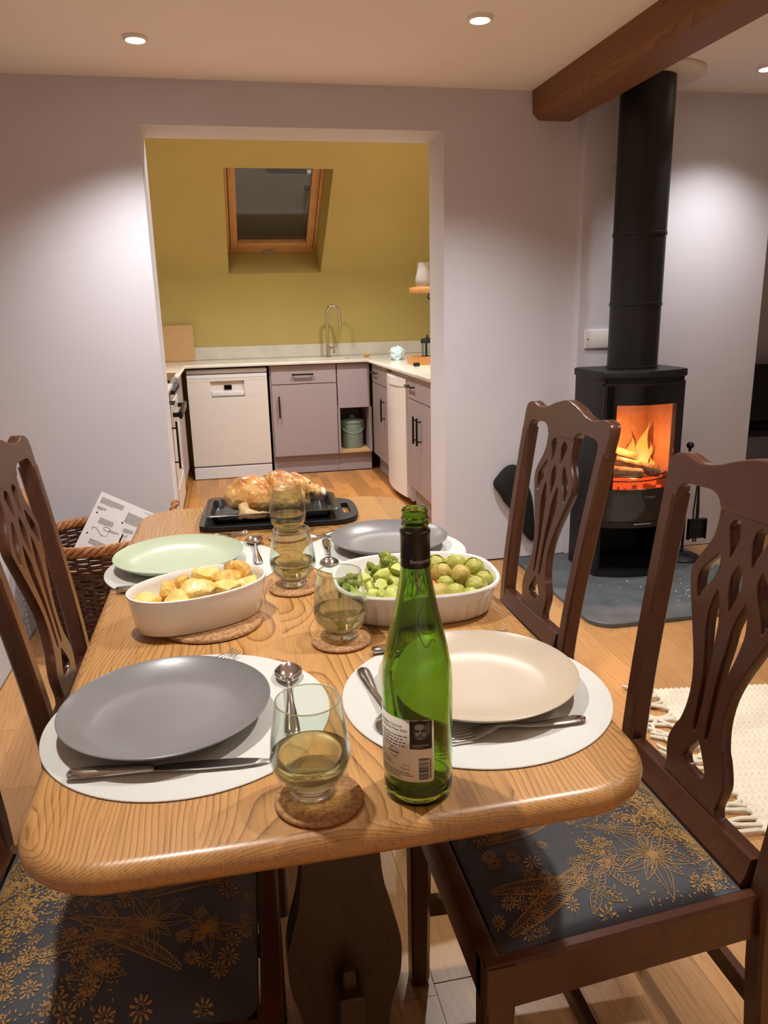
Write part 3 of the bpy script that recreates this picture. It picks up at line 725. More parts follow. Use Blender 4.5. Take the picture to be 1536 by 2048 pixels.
class Emb:
    """gold line pattern woven on the seat; works in centimetres on the cushion, u towards the front"""
    def __init__(self): self.bm = bmesh.new(); self.W = 39.0; self.D = 40.0
    def V(self, p):
        u = min(0.985, max(0.015, p[0]/self.D)); v = min(0.985, max(0.015, p[1]/self.W)); return self.bm.verts.new(seat_pt(u, v, 0.0007))
    def inside(self, p): return 0.5 < p[0] < self.D-0.5 and 0.5 < p[1] < self.W-0.5
    def line(self, pts, w=0.11):
        pts = [p for p in pts]
        prev = None
        for i, p in enumerate(pts):
            if not self.inside(p): prev = None; continue
            a = pts[max(i-1, 0)]; b_ = pts[min(i+1, len(pts)-1)]
            dx, dy = b_[0]-a[0], b_[1]-a[1]; l = math.hypot(dx, dy) or 1; nx, ny = -dy/l*w/2, dx/l*w/2
            A, Bq = self.V((p[0]+nx, p[1]+ny)), self.V((p[0]-nx, p[1]-ny))
            if prev: self.bm.faces.new((prev[0], prev[1], Bq, A))
            prev = (A, Bq)
    def oval(self, c, L, w, a):
        if not self.inside(c): return
        ca, sa = math.cos(a), math.sin(a); vs = []
        for k in range(6):
            t = 2*PI*k/6; x, y = L/2*math.cos(t), w/2*math.sin(t); vs.append(self.V((c[0]+x*ca-y*sa, c[1]+x*sa+y*ca)))
        self.bm.faces.new(vs)
    def leaf(self, c, L, w, a, veins=0, inner=False, lw=0.11):
        ca, sa = math.cos(a), math.sin(a)
        def P(t, s): y = s*w/2*(math.sin(PI*t**0.8))*(1 if t < 1 else 0); x = L*t; return (c[0]+x*ca-y*sa, c[1]+x*sa+y*ca)
        self.line([P(k/10, 1) for k in range(11)], lw); self.line([P(k/10, -1) for k in range(11)], lw)
        if inner:
            for s in (0.45, -0.45): self.line([P(0.08+0.72*k/8, s) for k in range(9)], lw*0.8)
        if veins:
            self.line([P(0, 0), P(0.3, 0), P(0.6, 0), P(0.9, 0)], lw*0.8)
            for k in range(1, veins+1):
                t = k/(veins+1)
                for s in (1, -1): self.line([P(t*0.85, 0), P(min(1, t*0.85+0.14), s*0.75)], lw*0.8)
    def fern(self, c, L, a, bl, curv=0.3, n=26, lw=0.10):
        x, y = c; st = []; 
        for k in range(n+1):
            st.append((x, y, a)); x += L/n*math.cos(a); y += L/n*math.sin(a); a += curv/n
        self.line([(p[0], p[1]) for p in st], lw*1.1)
        for k, (x, y, a) in enumerate(st):
            b_ = bl*math.sin(PI*min(1, (k+3)/(n+3)))**0.7
            for s in (1, -1):
                e = a+s*0.95
                self.line([(x, y), (x+b_*0.5*math.cos(e), y+b_*0.5*math.sin(e)), (x+b_*math.cos(e-s*0.35), y+b_*math.sin(e-s*0.35))], lw)
    def burst(self, c, r, n=11, rings=2, rnd=random):
        for j in range(rings):
            m = n*(1 if j == 0 else 1); rr = r*(0.45+0.55*j/max(1, rings-1)) if rings > 1 else r
            for k in range(m):
                a = 2*PI*(k+0.5*j)/m+rnd.random()*0.15; self.oval((c[0]+rr*0.75*math.cos(a), c[1]+rr*0.75*math.sin(a)), rr*0.62, rr*0.26, a)
    def flower(self, c, r, n=9, a0=0.0):
        for k in range(n):
            a = a0+2*PI*k/n; L = r*(1.0 if k % 2 == 0 else 0.72)
            self.leaf(c, L, L*0.36, a, 0, True, 0.13)
        for k in range(26):
            a = 2*PI*k/26+0.1; self.line([(c[0]+0.2*math.cos(a), c[1]+0.2*math.sin(a)), (c[0]+r*0.42*math.cos(a), c[1]+r*0.42*math.sin(a))], 0.06)
def embroidery():
    E = Emb(); R = random.Random(11)
    E.flower((11, 31), 7.2, 10, 0.25)
    E.fern((4, 27), 16, -0.15, 1.5, -0.4, 30)
    for k in range(5): E.leaf((18.5, 30.5), 4.6, 2.2, 0.4+k*2*PI/5, 5)
    for k in range(4): E.leaf((22.5, 34.5), 3.8, 1.7, 0.9+k*PI/2, 4)
    E.fern((38, 37), 17, PI+0.25, 3.0, 0.35, 34); E.fern((38, 30), 15, PI-0.35, 2.6, 0.3, 30); E.fern((37, 21), 14, PI-0.1, 2.6, 0.5, 30)
    E.fern((14, 17), 13, -0.5, 2.2, 0.5, 28); E.fern((8, 10), 14, 0.35, 2.0, -0.4, 28); E.fern((30, 6), 15, PI-0.7, 2.4, 0.3, 28)
    E.flower((25, 14), 6.0, 9, 0.7); E.flower((33, 12), 4.2, 8, 0.2)
    for k in range(5): E.leaf((19, 7.5), 4.2, 1.9, 0.9+k*2*PI/5, 4)
    # branching twig
    tw = [(3.5, 20), (5.5, 21.5), (7, 20.5), (9, 22), (10.5, 21)]; E.line([(p.x, p.y) for p in crom([(a, b_, 0) for a, b_ in tw], 6, False)], 0.35)
    E.line([(7, 20.5), (7.6, 18.6), (8.8, 17.6)], 0.28); E.line([(9, 22), (10.2, 23.6)], 0.25)
    for i in range(4):
        for j in range(4): E.line([(1.5+i*1.6+0.8*math.cos(t/6*PI+0.3*j), 26+j*0.5+1.2*math.sin(t/6*PI)) for t in range(7)], 0.16)
    # massed small leaves, thickest towards the back rail
    used = []
    for k in range(190):
        x = R.random()**1.5*39; y = R.random()*38.5
        if any((x-a)**2+(y-b_)**2 < 2.3 for a, b_ in used): continue
        if (x-11)**2+(y-31)**2 < 46 or (x-25)**2+(y-14)**2 < 34: continue
        used.append((x, y)); E.burst((x, y), R.uniform(0.9, 1.5), R.choice((9, 10, 12)), 2, R)
    for k in range(1500):
        x = R.random()**2.2*22; y = R.random()*39
        if (x-11)**2+(y-31)**2 < 40: continue
        E.oval((x, y), 0.5, 0.24, R.random()*PI)
    for k in range(500):
        x = 6+R.gauss(0, 3.0); y = 24+R.gauss(0, 4.0); E.oval((x, y), 0.42, 0.26, R.random()*PI)
    me = bpy.data.meshes.new('embroidery'); E.bm.to_mesh(me); E.bm.free(); return me

def make_chair():
    r = empty('dining_chair')
    for s in (-1, 1):
        q = MB(); sec = []
        for z in (0.0, 0.08, 0.2, 0.32, 0.40, 0.45, 0.50, 0.56, 0.63, 0.70, 0.77, 0.84, 0.90, 0.945):
            if z <= 0.45: xo = xf(z)-0.045*((0.45-z)/0.45)**1.6; t = 0.188-0.004*(0.45-z)/0.45
            else: xo = xf(z); t = 0.188+0.026*((z-0.45)/0.5)
            wd, dp = 0.018, 0.036
            ol = [(xo, t-wd+0.005), (xo, t+wd-0.005), (xo-0.005, t+wd), (xo-dp+0.004, t+wd), (xo-dp, t+wd-0.004), (xo-dp, t-wd+0.004), (xo-dp+0.004, t-wd), (xo-0.005, t-wd)]
            sec.append([(x, s*y, z) for x, y in ol])
        q.loft(sec); q.build('back_leg', MAHOG, r, angle=30)
    cr = CR[1:-1]; loop = [(0, .953)]+cr+[(0, 1.037)]
    loop = loop+[(-x, z) for x, z in reversed(cr)]
    hi = []
    for i, p in enumerate(loop): hi.append(p)
    top = [(p.x, p.y) for p in crom([(a, b_, 0) for a, b_ in [(.240, .985), (.234, 1.006), (.204, 1.014), (.154, 1.005), (.105, 1.012), (.061, 1.026), (0, 1.037), (-.061, 1.026), (-.105, 1.012), (-.154, 1.005), (-.204, 1.014), (-.234, 1.006), (-.240, .985)]], 5, False)]
    bot = [(p.x, p.y) for p in crom([(a, b_, 0) for a, b_ in [(.203, .935), (.199, .958), (.182, .971), (.14, .974), (.107, .975), (.084, .967), (.073, .953)]], 4, False)]
    loop = [(.236, .935)]+top+[(-.236, .935)]+[(-x, z) for x, z in bot]+[(x, z) for x, z in reversed(bot)]
    loop = [(x*0.972, z) for x, z in loop]
    mesh_obj('crest_rail', bend(curve2d('c', [loop], 0.010, 0.003), -0.016), MAHOG, r)
    sp = [(p.x, p.y) for p in crom([(a, b_, 0) for a, b_ in SPH], 5, False)]
    sp = sp+[(-x, z) for x, z in reversed(sp)]
    holes = [smooth_loop(H1), [(-x, z) for x, z in smooth_loop(H1)], smooth_loop(H3), [(-x, z) for x, z in smooth_loop(H3)],
             smooth_loop(mirror_loop(H4)), smooth_loop(H6), [(-x, z) for x, z in smooth_loop(H6)], smooth_loop(mirror_loop(H8))]
    mesh_obj('splat', bend(curve2d('s', [sp]+holes, 0.008, 0.002), -0.016), MAHOG, r)
    q = MB(); pf = [(-0.034, 0.40), (0.010, 0.40), (0.010, 0.452), (0.004, 0.462), (-0.004, 0.490), (-0.028, 0.490), (-0.034, 0.47)]
    q.loft([[(x, -0.165, z) for x, z in pf], [(x, 0.165, z) for x, z in pf]]); q.build('shoe_rail', MAHOG, r, angle=25)
    for s in (-1, 1):
        q = MB()
        a0, a1 = 0.192, 0.222
        def rail(x, y0, y1): return [(x, s*(y0+0.002), 0.380), (x, s*(y1), 0.380), (x, s*y1, 0.446), (x, s*(y1-0.004), 0.451), (x, s*(y0+0.006), 0.451), (x, s*y0, 0.447)]
        q.loft([rail(0.0, a0-0.022, a0), rail(SD-0.002, a1-0.022, a1)]); q.build('side_rail', MAHOG, r, angle=25)
    q = MB(); q.box(SD-0.026, SD, -0.205, 0.205, 0.380, 0.450, 0.004, 2); q.build('front_rail', MAHOG, r)
    for s in (-1, 1):
        q = MB(); sec = []
        for z, wd in ((0.0, 0.034), (0.01, 0.036), (0.38, 0.042), (0.449, 0.042)):
            x1, y1 = SD, 0.222; x0, y0 = x1-wd, y1-wd
            ol = [(x1-0.004, y0), (x1, y0+0.004), (x1, y1-0.005), (x1-0.005, y1), (x0+0.003, y1), (x0, y1-0.003), (x0, y0+0.008), (x0+0.008, y0)]
            sec.append([(x, s*y, z) for x, y in ol])
        q.loft(sec); q.build('front_leg', MAHOG, r, angle=30)
        q = MB(); ol = [(0.145, 0.0), (0.183, 0.0)]
        q.loft([[(-0.055, s*0.170, 0.150), (-0.055, s*0.188, 0.150), (-0.055, s*0.188, 0.186), (-0.055, s*0.170, 0.186)],
                [(SD-0.03, s*0.196, 0.150), (SD-0.03, s*0.214, 0.150), (SD-0.03, s*0.214, 0.186), (SD-0.03, s*0.196, 0.186)]]); q.build('side_stretcher', MAHOG, r, angle=25)
    q = MB(); q.box(0.19, 0.208, -0.185, 0.185, 0.152, 0.184, 0.002, 1); q.build('cross_stretcher', MAHOG, r)
    q = MB(); q.box(-0.06, -0.042, -0.165, 0.165, 0.20, 0.235, 0.002, 1); q.build('rear_stretcher', MAHOG, r)
    # drop-in seat
    q = MB(); n = 28; g = [[q.bm.verts.new(seat_pt(i/n, j/n)) for j in range(n+1)] for i in range(n+1)]
    for i in range(n):
        for j in range(n): q.bm.faces.new((g[i][j], g[i+1][j], g[i+1][j+1], g[i][j+1]))
    per = [g[i][0] for i in range(n+1)]+[g[n][j] for j in range(1, n+1)]+[g[i][n] for i in range(n-1, -1, -1)]+[g[0][j] for j in range(n-1, 0, -1)]
    lo = [q.bm.verts.new((v.co.x, v.co.y, 0.415)) for v in per]
    for k in range(len(per)): q.bm.faces.new((per[k], per[(k+1) % len(per)], lo[(k+1) % len(per)], lo[k]))
    q.bm.faces.new(lo)
    st = q.build('seat', CUSHION, r, angle=60)
    em = mesh_obj('embroidery', embroidery(), GOLD, st, label='gold thread flowers and ferns'); em['kind'] = 'stuff'
    return r
chair = make_chair()
CH = [((0.686, 0.978), 180.4, 'mahogany chair nearest the right edge, its patterned seat in full view'),
      ((0.741, 1.782), 181.2, 'far right mahogany chair with its back in front of the wood stove'),
      ((-0.369, 1.622), -0.3, 'far left mahogany chair standing in front of the wicker basket'),
      ((-0.400, 0.965), -2, 'near left mahogany chair, mostly out of frame, with its seat under the table corner')]
for i, ((x, y), a, lab) in enumerate(CH):
    c = chair if i == 0 else copy_tree(chair)
    c.location = (x, y, 0); c.rotation_euler = (0, 0, math.radians(a)); tag(c, lab, 'chair', 'mahogany dining chairs')
# ================================================================ place settings
TT = T
def lathe_obj(name, prof, m, loc, seg=72, parent=None, label=None):
    q = MB(); q.lathe(prof, seg); return q.build(name, m, parent, loc, label=label, angle=50)
PLATE = [(0, 0.007), (0.06, 0.0072), (0.088, 0.008), (0.100, 0.0105), (0.113, 0.015), (0.126, 0.0215), (0.1345, 0.0265), (0.136, 0.0278), (0.1372, 0.0272), (0.1365, 0.0255), (0.127, 0.0185), (0.114, 0.0115), (0.100, 0.006), (0.090, 0.0035), (0.086, 0.0005), (0.080, 0.0005), (0.078, 0.003), (0, 0.0035)]
def mat_obj(x, y, r, lab):
    t = empty('placemat', (x, y, TT)); tag(t, lab, 'placemat', 'round white placemats')
    q = MB(); q.lathe([(0, 0.0006), (r-0.0005, 0.0006), (r, 0.0011), (r, 0.0018), (r-0.0012, 0.0026), (0, 0.0026)], 128); q.build('leather', MATW, t, angle=60)
    q = MB(); q.lathe([(0, 0.0001), (r-0.0007, 0.0001), (r-0.0007, 0.0008), (0, 0.0008)], 128); q.build('backing', MATU, t, label='brown backing')
    return t
MT = 0.0027
for (mx, my, mr), (px, py, ps), pm, nm, lab, ml in (
    ((-0.080, 0.962, 0.188), (-0.109, 0.957, 1.0), PL_GREY, 'dinner_plate', 'grey dinner plate at the near left place setting', 'white placemat under the near left grey plate'),
    ((0.311, 0.930, 0.187), (0.318, 0.941, 1.02), PL_BEIGE, 'dinner_plate', 'beige dinner plate at the near right place setting behind the bottle', 'white placemat under the beige plate'),
    ((-0.095, 1.612, 0.185), (-0.126, 1.628, 1.0), PL_GREEN, 'dinner_plate', 'pale sage green dinner plate behind the dish of potatoes', 'white placemat under the sage green plate'),
    ((0.320, 1.604, 0.183), (0.337, 1.630, 0.97), PL_GREY, 'dinner_plate', 'grey dinner plate behind the dish of vegetables', 'white placemat under the far right grey plate')):
    mat_obj(mx, my, mr, ml)
    o = lathe_obj(nm, [(r*ps, z) for r, z in PLATE], pm, (px, py, TT+MT), 96); tag(o, lab, 'plate', 'dinner plates')
# cutlery: +x from handle end to tip
def sweep(secs, n=10):
    """secs: (x, half width, z centre, half thickness)"""
    return [[(x, w_*math.cos(2*PI*k/n), z+h*math.sin(2*PI*k/n)) for k in range(n)] for x, w_, z, h in secs]
HND = [(0.0, 0.002, 0.0035, 0.0015), (0.003, 0.0075, 0.0035, 0.0022), (0.010, 0.0098, 0.0035, 0.0026), (0.03, 0.0092, 0.0036, 0.0024), (0.06, 0.0070, 0.0042, 0.0021), (0.085, 0.0045, 0.0060, 0.0020)]
def knife():
    r = empty('knife'); q = MB(); q.loft(sweep([(0.0, 0.003, 0.006, 0.002), (0.003, 0.009, 0.006, 0.005), (0.02, 0.0105, 0.006, 0.0058), (0.06, 0.0088, 0.006, 0.005), (0.092, 0.0070, 0.0055, 0.0042), (0.100, 0.0062, 0.005, 0.003)])); q.build('handle', STEEL, r, angle=60)
    q = MB()
    def bl(x, y0, y1): return [(x, y0, 0.0055), (x, y0, 0.0035), (x, y1, 0.0045)]
    q.loft([bl(0.098, -0.004, 0.005), bl(0.115, -0.007, 0.0085), (bl(0.16, -0.009, 0.0095)), bl(0.20, -0.0085, 0.0085), bl(0.222, -0.006, 0.0045), bl(0.236, -0.0015, 0.001)]); q.build('blade', STEEL, r, angle=25)
    return r
def fork():
    r = empty('fork'); q = MB()
    q.loft(sweep(HND+[(0.105, 0.0035, 0.010, 0.002), (0.122, 0.006, 0.0125, 0.0016), (0.135, 0.0115, 0.0105, 0.0013), (0.150, 0.0125, 0.0065, 0.0012), (0.155, 0.0122, 0.0055, 0.0011)])); q.build('handle', STEEL, r, angle=60)
    q = MB()
    for k in range(4):
        y = -0.0099+k*0.0066; n = 6
        q.loft([[(x, y+w_*math.cos(2*PI*j/n), z+0.0010*math.sin(2*PI*j/n)) for j in range(n)] for x, w_, z in ((0.150, 0.0021, 0.0062), (0.165, 0.0019, 0.0045), (0.18, 0.0017, 0.0048), (0.193, 0.0013, 0.0075), (0.199, 0.0004, 0.0095))])
    q.build('tines', STEEL, r, angle=60); return r
def spoon(flip=False):
    r = empty('spoon'); s = 1
    q = MB(); q.loft(sweep(HND+[(0.11, 0.0032, 0.0105, 0.0018), (0.132, 0.0030, 0.0105, 0.0016), (0.140, 0.0050, 0.0095, 0.0013)])); q.build('handle', STEEL, r, angle=60)
    q = MB(); nu, nv = 16, 12; g = []
    def P(u, v, off):
        x = 0.137+0.062*u; hw = 0.0205*math.sin(PI*min(1, max(0.0, u*0.96+0.03)))**0.62
        zz = 0.0095-0.0085*math.sin(PI*u)**0.8*(1-v*v)
        if flip: zz = 0.0035+0.0085*math.sin(PI*u)**0.8*(1-v*v)
        return (x, hw*v, zz+off)
    for off in (0.0, -0.0012):
        g.append([[q.bm.verts.new(P(i/nu, -1+2*j/nv, off)) for j in range(nv+1)] for i in range(nu+1)])
    for L_ in (0, 1):
        for i in range(nu):
            for j in range(nv): q.bm.faces.new((g[L_][i][j], g[L_][i+1][j], g[L_][i+1][j+1], g[L_][i][j+1]))
    per = lambda G: [G[i][0] for i in range(nu+1)]+[G[nu][j] for j in range(1, nv+1)]+[G[i][nv] for i in range(nu-1, -1, -1)]+[G[0][j] for j in range(nv-1, 0, -1)]
    A, Bq = per(g[0]), per(g[1])
    for k in range(len(A)): q.bm.faces.new((A[k], A[(k+1) % len(A)], Bq[(k+1) % len(A)], Bq[k]))
    q.build('bowl', STEEL, r, angle=60); return r
PROTO = {}
def cutlery(kind, p0, p1, z, lab, flip=False):
    key = kind+str(flip)
    if key not in PROTO: o = PROTO[key] = {'knife': knife, 'fork': fork, 'spoon': lambda: spoon(flip)}[kind]()
    else: o = copy_tree(PROTO[key])
    a = math.atan2(p1[1]-p0[1], p1[0]-p0[0])
    o.location = (p0[0], p0[1], z); o.rotation_euler = (0, 0, a); tag(o, lab, kind, 'table '+kind+'s' if kind != 'knife' else 'table knives'); return o
ZT = TT+MT
cutlery('knife', (-0.216, 0.845), (0.02, 0.822), ZT, 'table knife lying in front of the near left grey plate')
cutlery('spoon', (0.050, 0.872), (0.060, 1.07), ZT, 'spoon on the near left placemat beside the front wine glass')
cutlery('fork', (-0.180, 1.026), (-0.021, 1.130), ZT-0.0005, 'fork poking out behind the near left grey plate')
cutlery('spoon', (0.168, 1.035), (0.176, 0.86), ZT, 'spoon lying left of the beige plate, partly behind the bottle', True)
cutlery('fork', (0.425, 0.822), (0.230, 0.815), ZT, 'fork lying in front of the beige plate')
cutlery('knife', (0.193, 1.086), (0.40, 1.108), ZT-0.0004, 'knife handle showing behind the beige plate')
cutlery('spoon', (0.040, 1.575), (0.037, 1.785), ZT, 'spoon standing right of the sage green plate')
cutlery('knife', (-0.242, 1.482), (-0.02, 1.462), ZT, 'knife in front of the sage green plate behind the potato dish')
cutlery('fork', (-0.165, 1.775), (-0.012, 1.818), TT, 'fork tip showing behind the sage green plate')
cutlery('spoon', (0.203, 1.715), (0.187, 1.535), ZT, 'spoon left of the far right grey plate', True)
cutlery('fork', (0.36, 1.772), (0.200, 1.742), ZT, 'fork tip showing left of the far right grey plate')

# ---------------------------------------------------------------- coasters, wine glasses
GL_O = [(0, 0.0), (0.022, 0.0), (0.0250, 0.0012), (0.0255, 0.004), (0.0245, 0.008), (0.0290, 0.0125), (0.0360, 0.020), (0.0425, 0.031), (0.0450, 0.042), (0.0448, 0.050), (0.0430, 0.066), (0.0402, 0.085), (0.0372, 0.102), (0.0357, 0.1118), (0.0352, 0.1124)]
GL_I = [(0.0346, 0.1118), (0.0362, 0.102), (0.0391, 0.085), (0.0418, 0.066), (0.0435, 0.050), (0.0436, 0.042), (0.0410, 0.032), (0.0340, 0.0225), (0.0240, 0.0150), (0.012, 0.0125), (0, 0.012)]
def glass(x, y, cx, cy, lab, cl, r=0.049):
    q = MB(); q.lathe([(0, 0), (r-0.003, 0), (r, 0.002), (r, 0.004), (r-0.002, 0.0065), (0, 0.0065)], 64); o = q.build('cork_coaster', CORK, loc=(cx, cy, TT+0.0004), angle=60); tag(o, cl, 'coaster', 'round cork coasters')
    t = empty('wine_glass', (x, y, TT+0.0071)); tag(t, lab, 'wine glass', 'stemless wine glasses')
    pr = [(p.x, p.y) for p in crom([(a, b_, 0) for a, b_ in GL_O], 3, False)]+[(p.x, p.y) for p in crom([(a, b_, 0) for a, b_ in GL_I], 3, False)]
    pr = [(max(0, a), b_) for a, b_ in pr]
    q = MB(); q.lathe([p for p in pr if p[1] > 0.0068 or p[0] > 0.1][:], 72); q.build('bowl', GLASS, t, angle=80)
    q = MB(); q.lathe([(0, 0), (0.0215, 0), (0.0248, 0.0010), (0.0256, 0.0032), (0.0250, 0.0060), (0.0240, 0.0082), (0.0252, 0.0104), (0.0220, 0.0118), (0.010, 0.0108), (0, 0.0106)], 64); q.build('base', SOLID_GLASS, t, angle=80)
    q = MB(); q.lathe([(0.0350+0.00085*math.cos(2*PI*k/10), 0.1122+0.00085*math.sin(2*PI*k/10)) for k in range(10)], 72, closed=True); q.build('rim', SOLID_GLASS, t, angle=180)
    zl = 0.0475; inn = [(a+0.0003, b_) for a, b_ in [(p.x, p.y) for p in crom([(a, b_, 0) for a, b_ in GL_I], 3, False)] if b_ < zl]
    rt = 0.0437
    wp = [(0, zl), (rt-0.004, zl), (rt-0.0012, zl+0.0003), (rt, zl+0.0010)]+[(max(0, a), b_-0.0002) for a, b_ in inn]
    wp[-1] = (0, wp[-1][1])
    q = MB(); q.lathe(wp, 72); q.build('wine', WINE, t, angle=80, label='pale white wine')
glass(0.061, 0.750, 0.067, 0.738, 'frontmost stemless glass of white wine beside the bottle', 'cork coaster under the frontmost wine glass')
glass(0.156, 1.158, 0.154, 1.150, 'stemless glass of white wine in front of the vegetable dish', 'cork coaster under the glass by the vegetable dish')
glass(0.102, 1.428, 0.101, 1.416, 'stemless glass of white wine right of the potato dish', 'cork coaster under the glass right of the potato dish')
glass(0.122, 1.790, 0.118, 1.772, 'farthest stemless glass of white wine in front of the chicken', 'cork coaster under the farthest wine glass', 0.047)

# ---------------------------------------------------------------- wine bottle
BX, BY = 0.180, 0.737
bt = empty('wine_bottle', (BX, BY, TT)); tag(bt, 'open green glass wine bottle with a paper back label', 'bottle')
bo_ = [(0, 0.006), (0.020, 0.004), (0.034, 0.0), (0.0372, 0.0012), (0.0382, 0.005), (0.0384, 0.020), (0.0378, 0.0215), (0.0384, 0.023), (0.0388, 0.10), (0.0386, 0.135), (0.0372, 0.155), (0.0340, 0.172), (0.0290, 0.195), (0.0240, 0.216), (0.0195, 0.238), (0.0165, 0.256), (0.0152, 0.268), (0.0148, 0.285), (0.0146, 0.302), (0.0150, 0.3035), (0.0150, 0.3055), (0.0135, 0.307), (0.0135, 0.310), (0.0144, 0.3112), (0.0144, 0.3122), (0.0135, 0.3135), (0.0135, 0.3160), (0.0144, 0.3172), (0.0144, 0.3182), (0.0135, 0.3195), (0.0134, 0.3225), (0.0140, 0.324), (0.0138, 0.3262), (0.0125, 0.3275)]
bi_ = [(0.0112, 0.3268), (0.0108, 0.322), (0.0108, 0.300), (0.0112, 0.275), (0.0128, 0.258), (0.0158, 0.238), (0.0203, 0.216), (0.0252, 0.195), (0.0302, 0.172), (0.0338, 0.152), (0.0351, 0.13), (0.0353, 0.02), (0.034, 0.010), (0.028, 0.0085), (0.016, 0.013), (0, 0.016)]
q = MB(); q.lathe(bo_+bi_, 80); q.build('body', GREEN_GL, bt, angle=35)
q = MB(); q.lathe([(0.01535, 0.266), (0.01585, 0.2665), (0.0156, 0.285), (0.0154, 0.3005), (0.0160, 0.3015), (0.0160, 0.3045), (0.0152, 0.3052)], 64); q.build('capsule', BLACK_PL, bt, label='black foil collar', angle=40)
camdir = math.atan2(-BY, -BX)          # angle from the bottle towards the camera
def wrap(mes, R, z0, th0, left_edge=0.0):
    """flat mesh (x along the girth, y up, metres) wrapped on the bottle; x grows to the right seen from outside"""
    bm = bmesh.new()
    for me in mes: bm.from_mesh(me)
    L_ = 0.004
    xs = [v.co.x for v in bm.verts]; x = min(xs)+L_
    while x < max(xs):
        bmesh.ops.bisect_plane(bm, geom=bm.verts[:]+bm.edges[:]+bm.faces[:], plane_co=(x, 0, 0), plane_no=(1, 0, 0)); x += L_
    for v in bm.verts:
        a = th0+v.co.x/R; v.co = Vector((R*math.cos(a), R*math.sin(a), z0+v.co.y))
    out = bpy.data.meshes.new('w'); bm.to_mesh(out); bm.free(); return out
def rect_me(x0, x1, y0, y1):
    me = bpy.data.meshes.new('q'); me.from_pydata([(x0, y0, 0), (x1, y0, 0), (x1, y1, 0), (x0, y1, 0)], [], [(0, 1, 2, 3)]); return me
def poly_me(pts):
    me = bpy.data.meshes.new('q'); me.from_pydata([(x, y, 0) for x, y in pts], [], [list(range(len(pts)))]); return me
def shift(me, dx, dy):
    for v in me.vertices: v.co.x += dx; v.co.y += dy
    return me
RB = 0.03895
LW, LZ0, LZ1 = 0.086, 0.0325, 0.1065
thR = camdir+math.radians(26)          # right edge of the label
th0 = thR-LW/RB
lb = mesh_obj('label', wrap([poly_me(rrect(0, LW, 0, LZ1-LZ0, 0.003, 4))], RB, LZ0, th0), PAPER, bt, smooth=True, label='cream paper back label')
lb_sol = lb.modifiers.new('s', 'SOLIDIFY'); lb_sol.thickness = 0.0002; lb_sol.offset = 0
H_ = LZ1-LZ0
ink = []
px0, px1 = LW-0.026, LW-0.0012            # portrait column
tx0 = 0.020
for k, (s, bold) in enumerate((('Benjamin Darnault', 0.02), ('Picpoul de Pinet 2020', 0.02))):
    ink.append(shift(text_mesh(s, 0.0042, bold=0.00006), tx0, H_-0.0105-0.0046*k))
R_ = random.Random(4)
def dashes(x, y, width, h, mean):
    out = []; e = x+width
    while x < e-0.001:
        l = min(e-x, R_.uniform(0.5, 1.5)*mean); out.append(rect_me(x, x+l, y, y+h)); x += l+h*0.9
    return out
grey = []
for k, wd in enumerate((0.037, 0.034, 0.0355, 0.036, 0.022)): grey += dashes(tx0, H_-0.0215-0.0038*k, wd, 0.0014, 0.0042)
for k, wd in enumerate((0.040, 0.043, 0.030)): grey += dashes(tx0, 0.0095-0.0028*k, wd, 0.0011, 0.0034)
for k, wd in enumerate((0.016, 0.018)): grey += dashes(tx0, 0.0200-0.0034*k, wd, 0.0014, 0.003)
# round emblem left of the centre (thin ring and a bar of lettering)
ringp = []
for k in range(28):
    a, b_ = 2*PI*k/28, 2*PI*(k+0.7)/28
    if 0.35 < (a % PI) < 2.8:
        ringp.append(poly_me([(0.040+0.0062*math.cos(a), 0.032+0.0062*math.sin(a)), (0.040+0.0062*math.cos(b_), 0.032+0.0062*math.sin(b_)), (0.040+0.0054*math.cos(b_), 0.032+0.0054*math.sin(b_)), (0.040+0.0054*math.cos(a), 0.032+0.0054*math.sin(a))]))
ringp.append(rect_me(0.033, 0.047, 0.0312, 0.0330))
ink.append(shift(text_mesh('75cl e', 0.0042), LW-0.037, 0.0135)); ink.append(shift(text_mesh('12% vol', 0.0028), LW-0.035, 0.0185))
bars = []
yb = 0.0035; R2 = random.Random(9)
while yb < 0.0285:
    h = R2.choice((0.0004, 0.0004, 0.0008, 0.0012)); bars.append(rect_me(LW-0.0165, LW-0.0055, yb, yb+h)); yb += h+R2.choice((0.0004, 0.0004, 0.0008))
bars += [shift(rect_me(0, 0.0018, 0, 0.0012), LW-0.0045, 0.004+k*0.0019) for k in range(13)]
mesh_obj('lettering', wrap(ink+bars, RB+0.00025, LZ0, th0), INK, lb)
mesh_obj('small_print', wrap(grey+ringp, RB+0.00025, LZ0, th0), INK_GREY, lb)
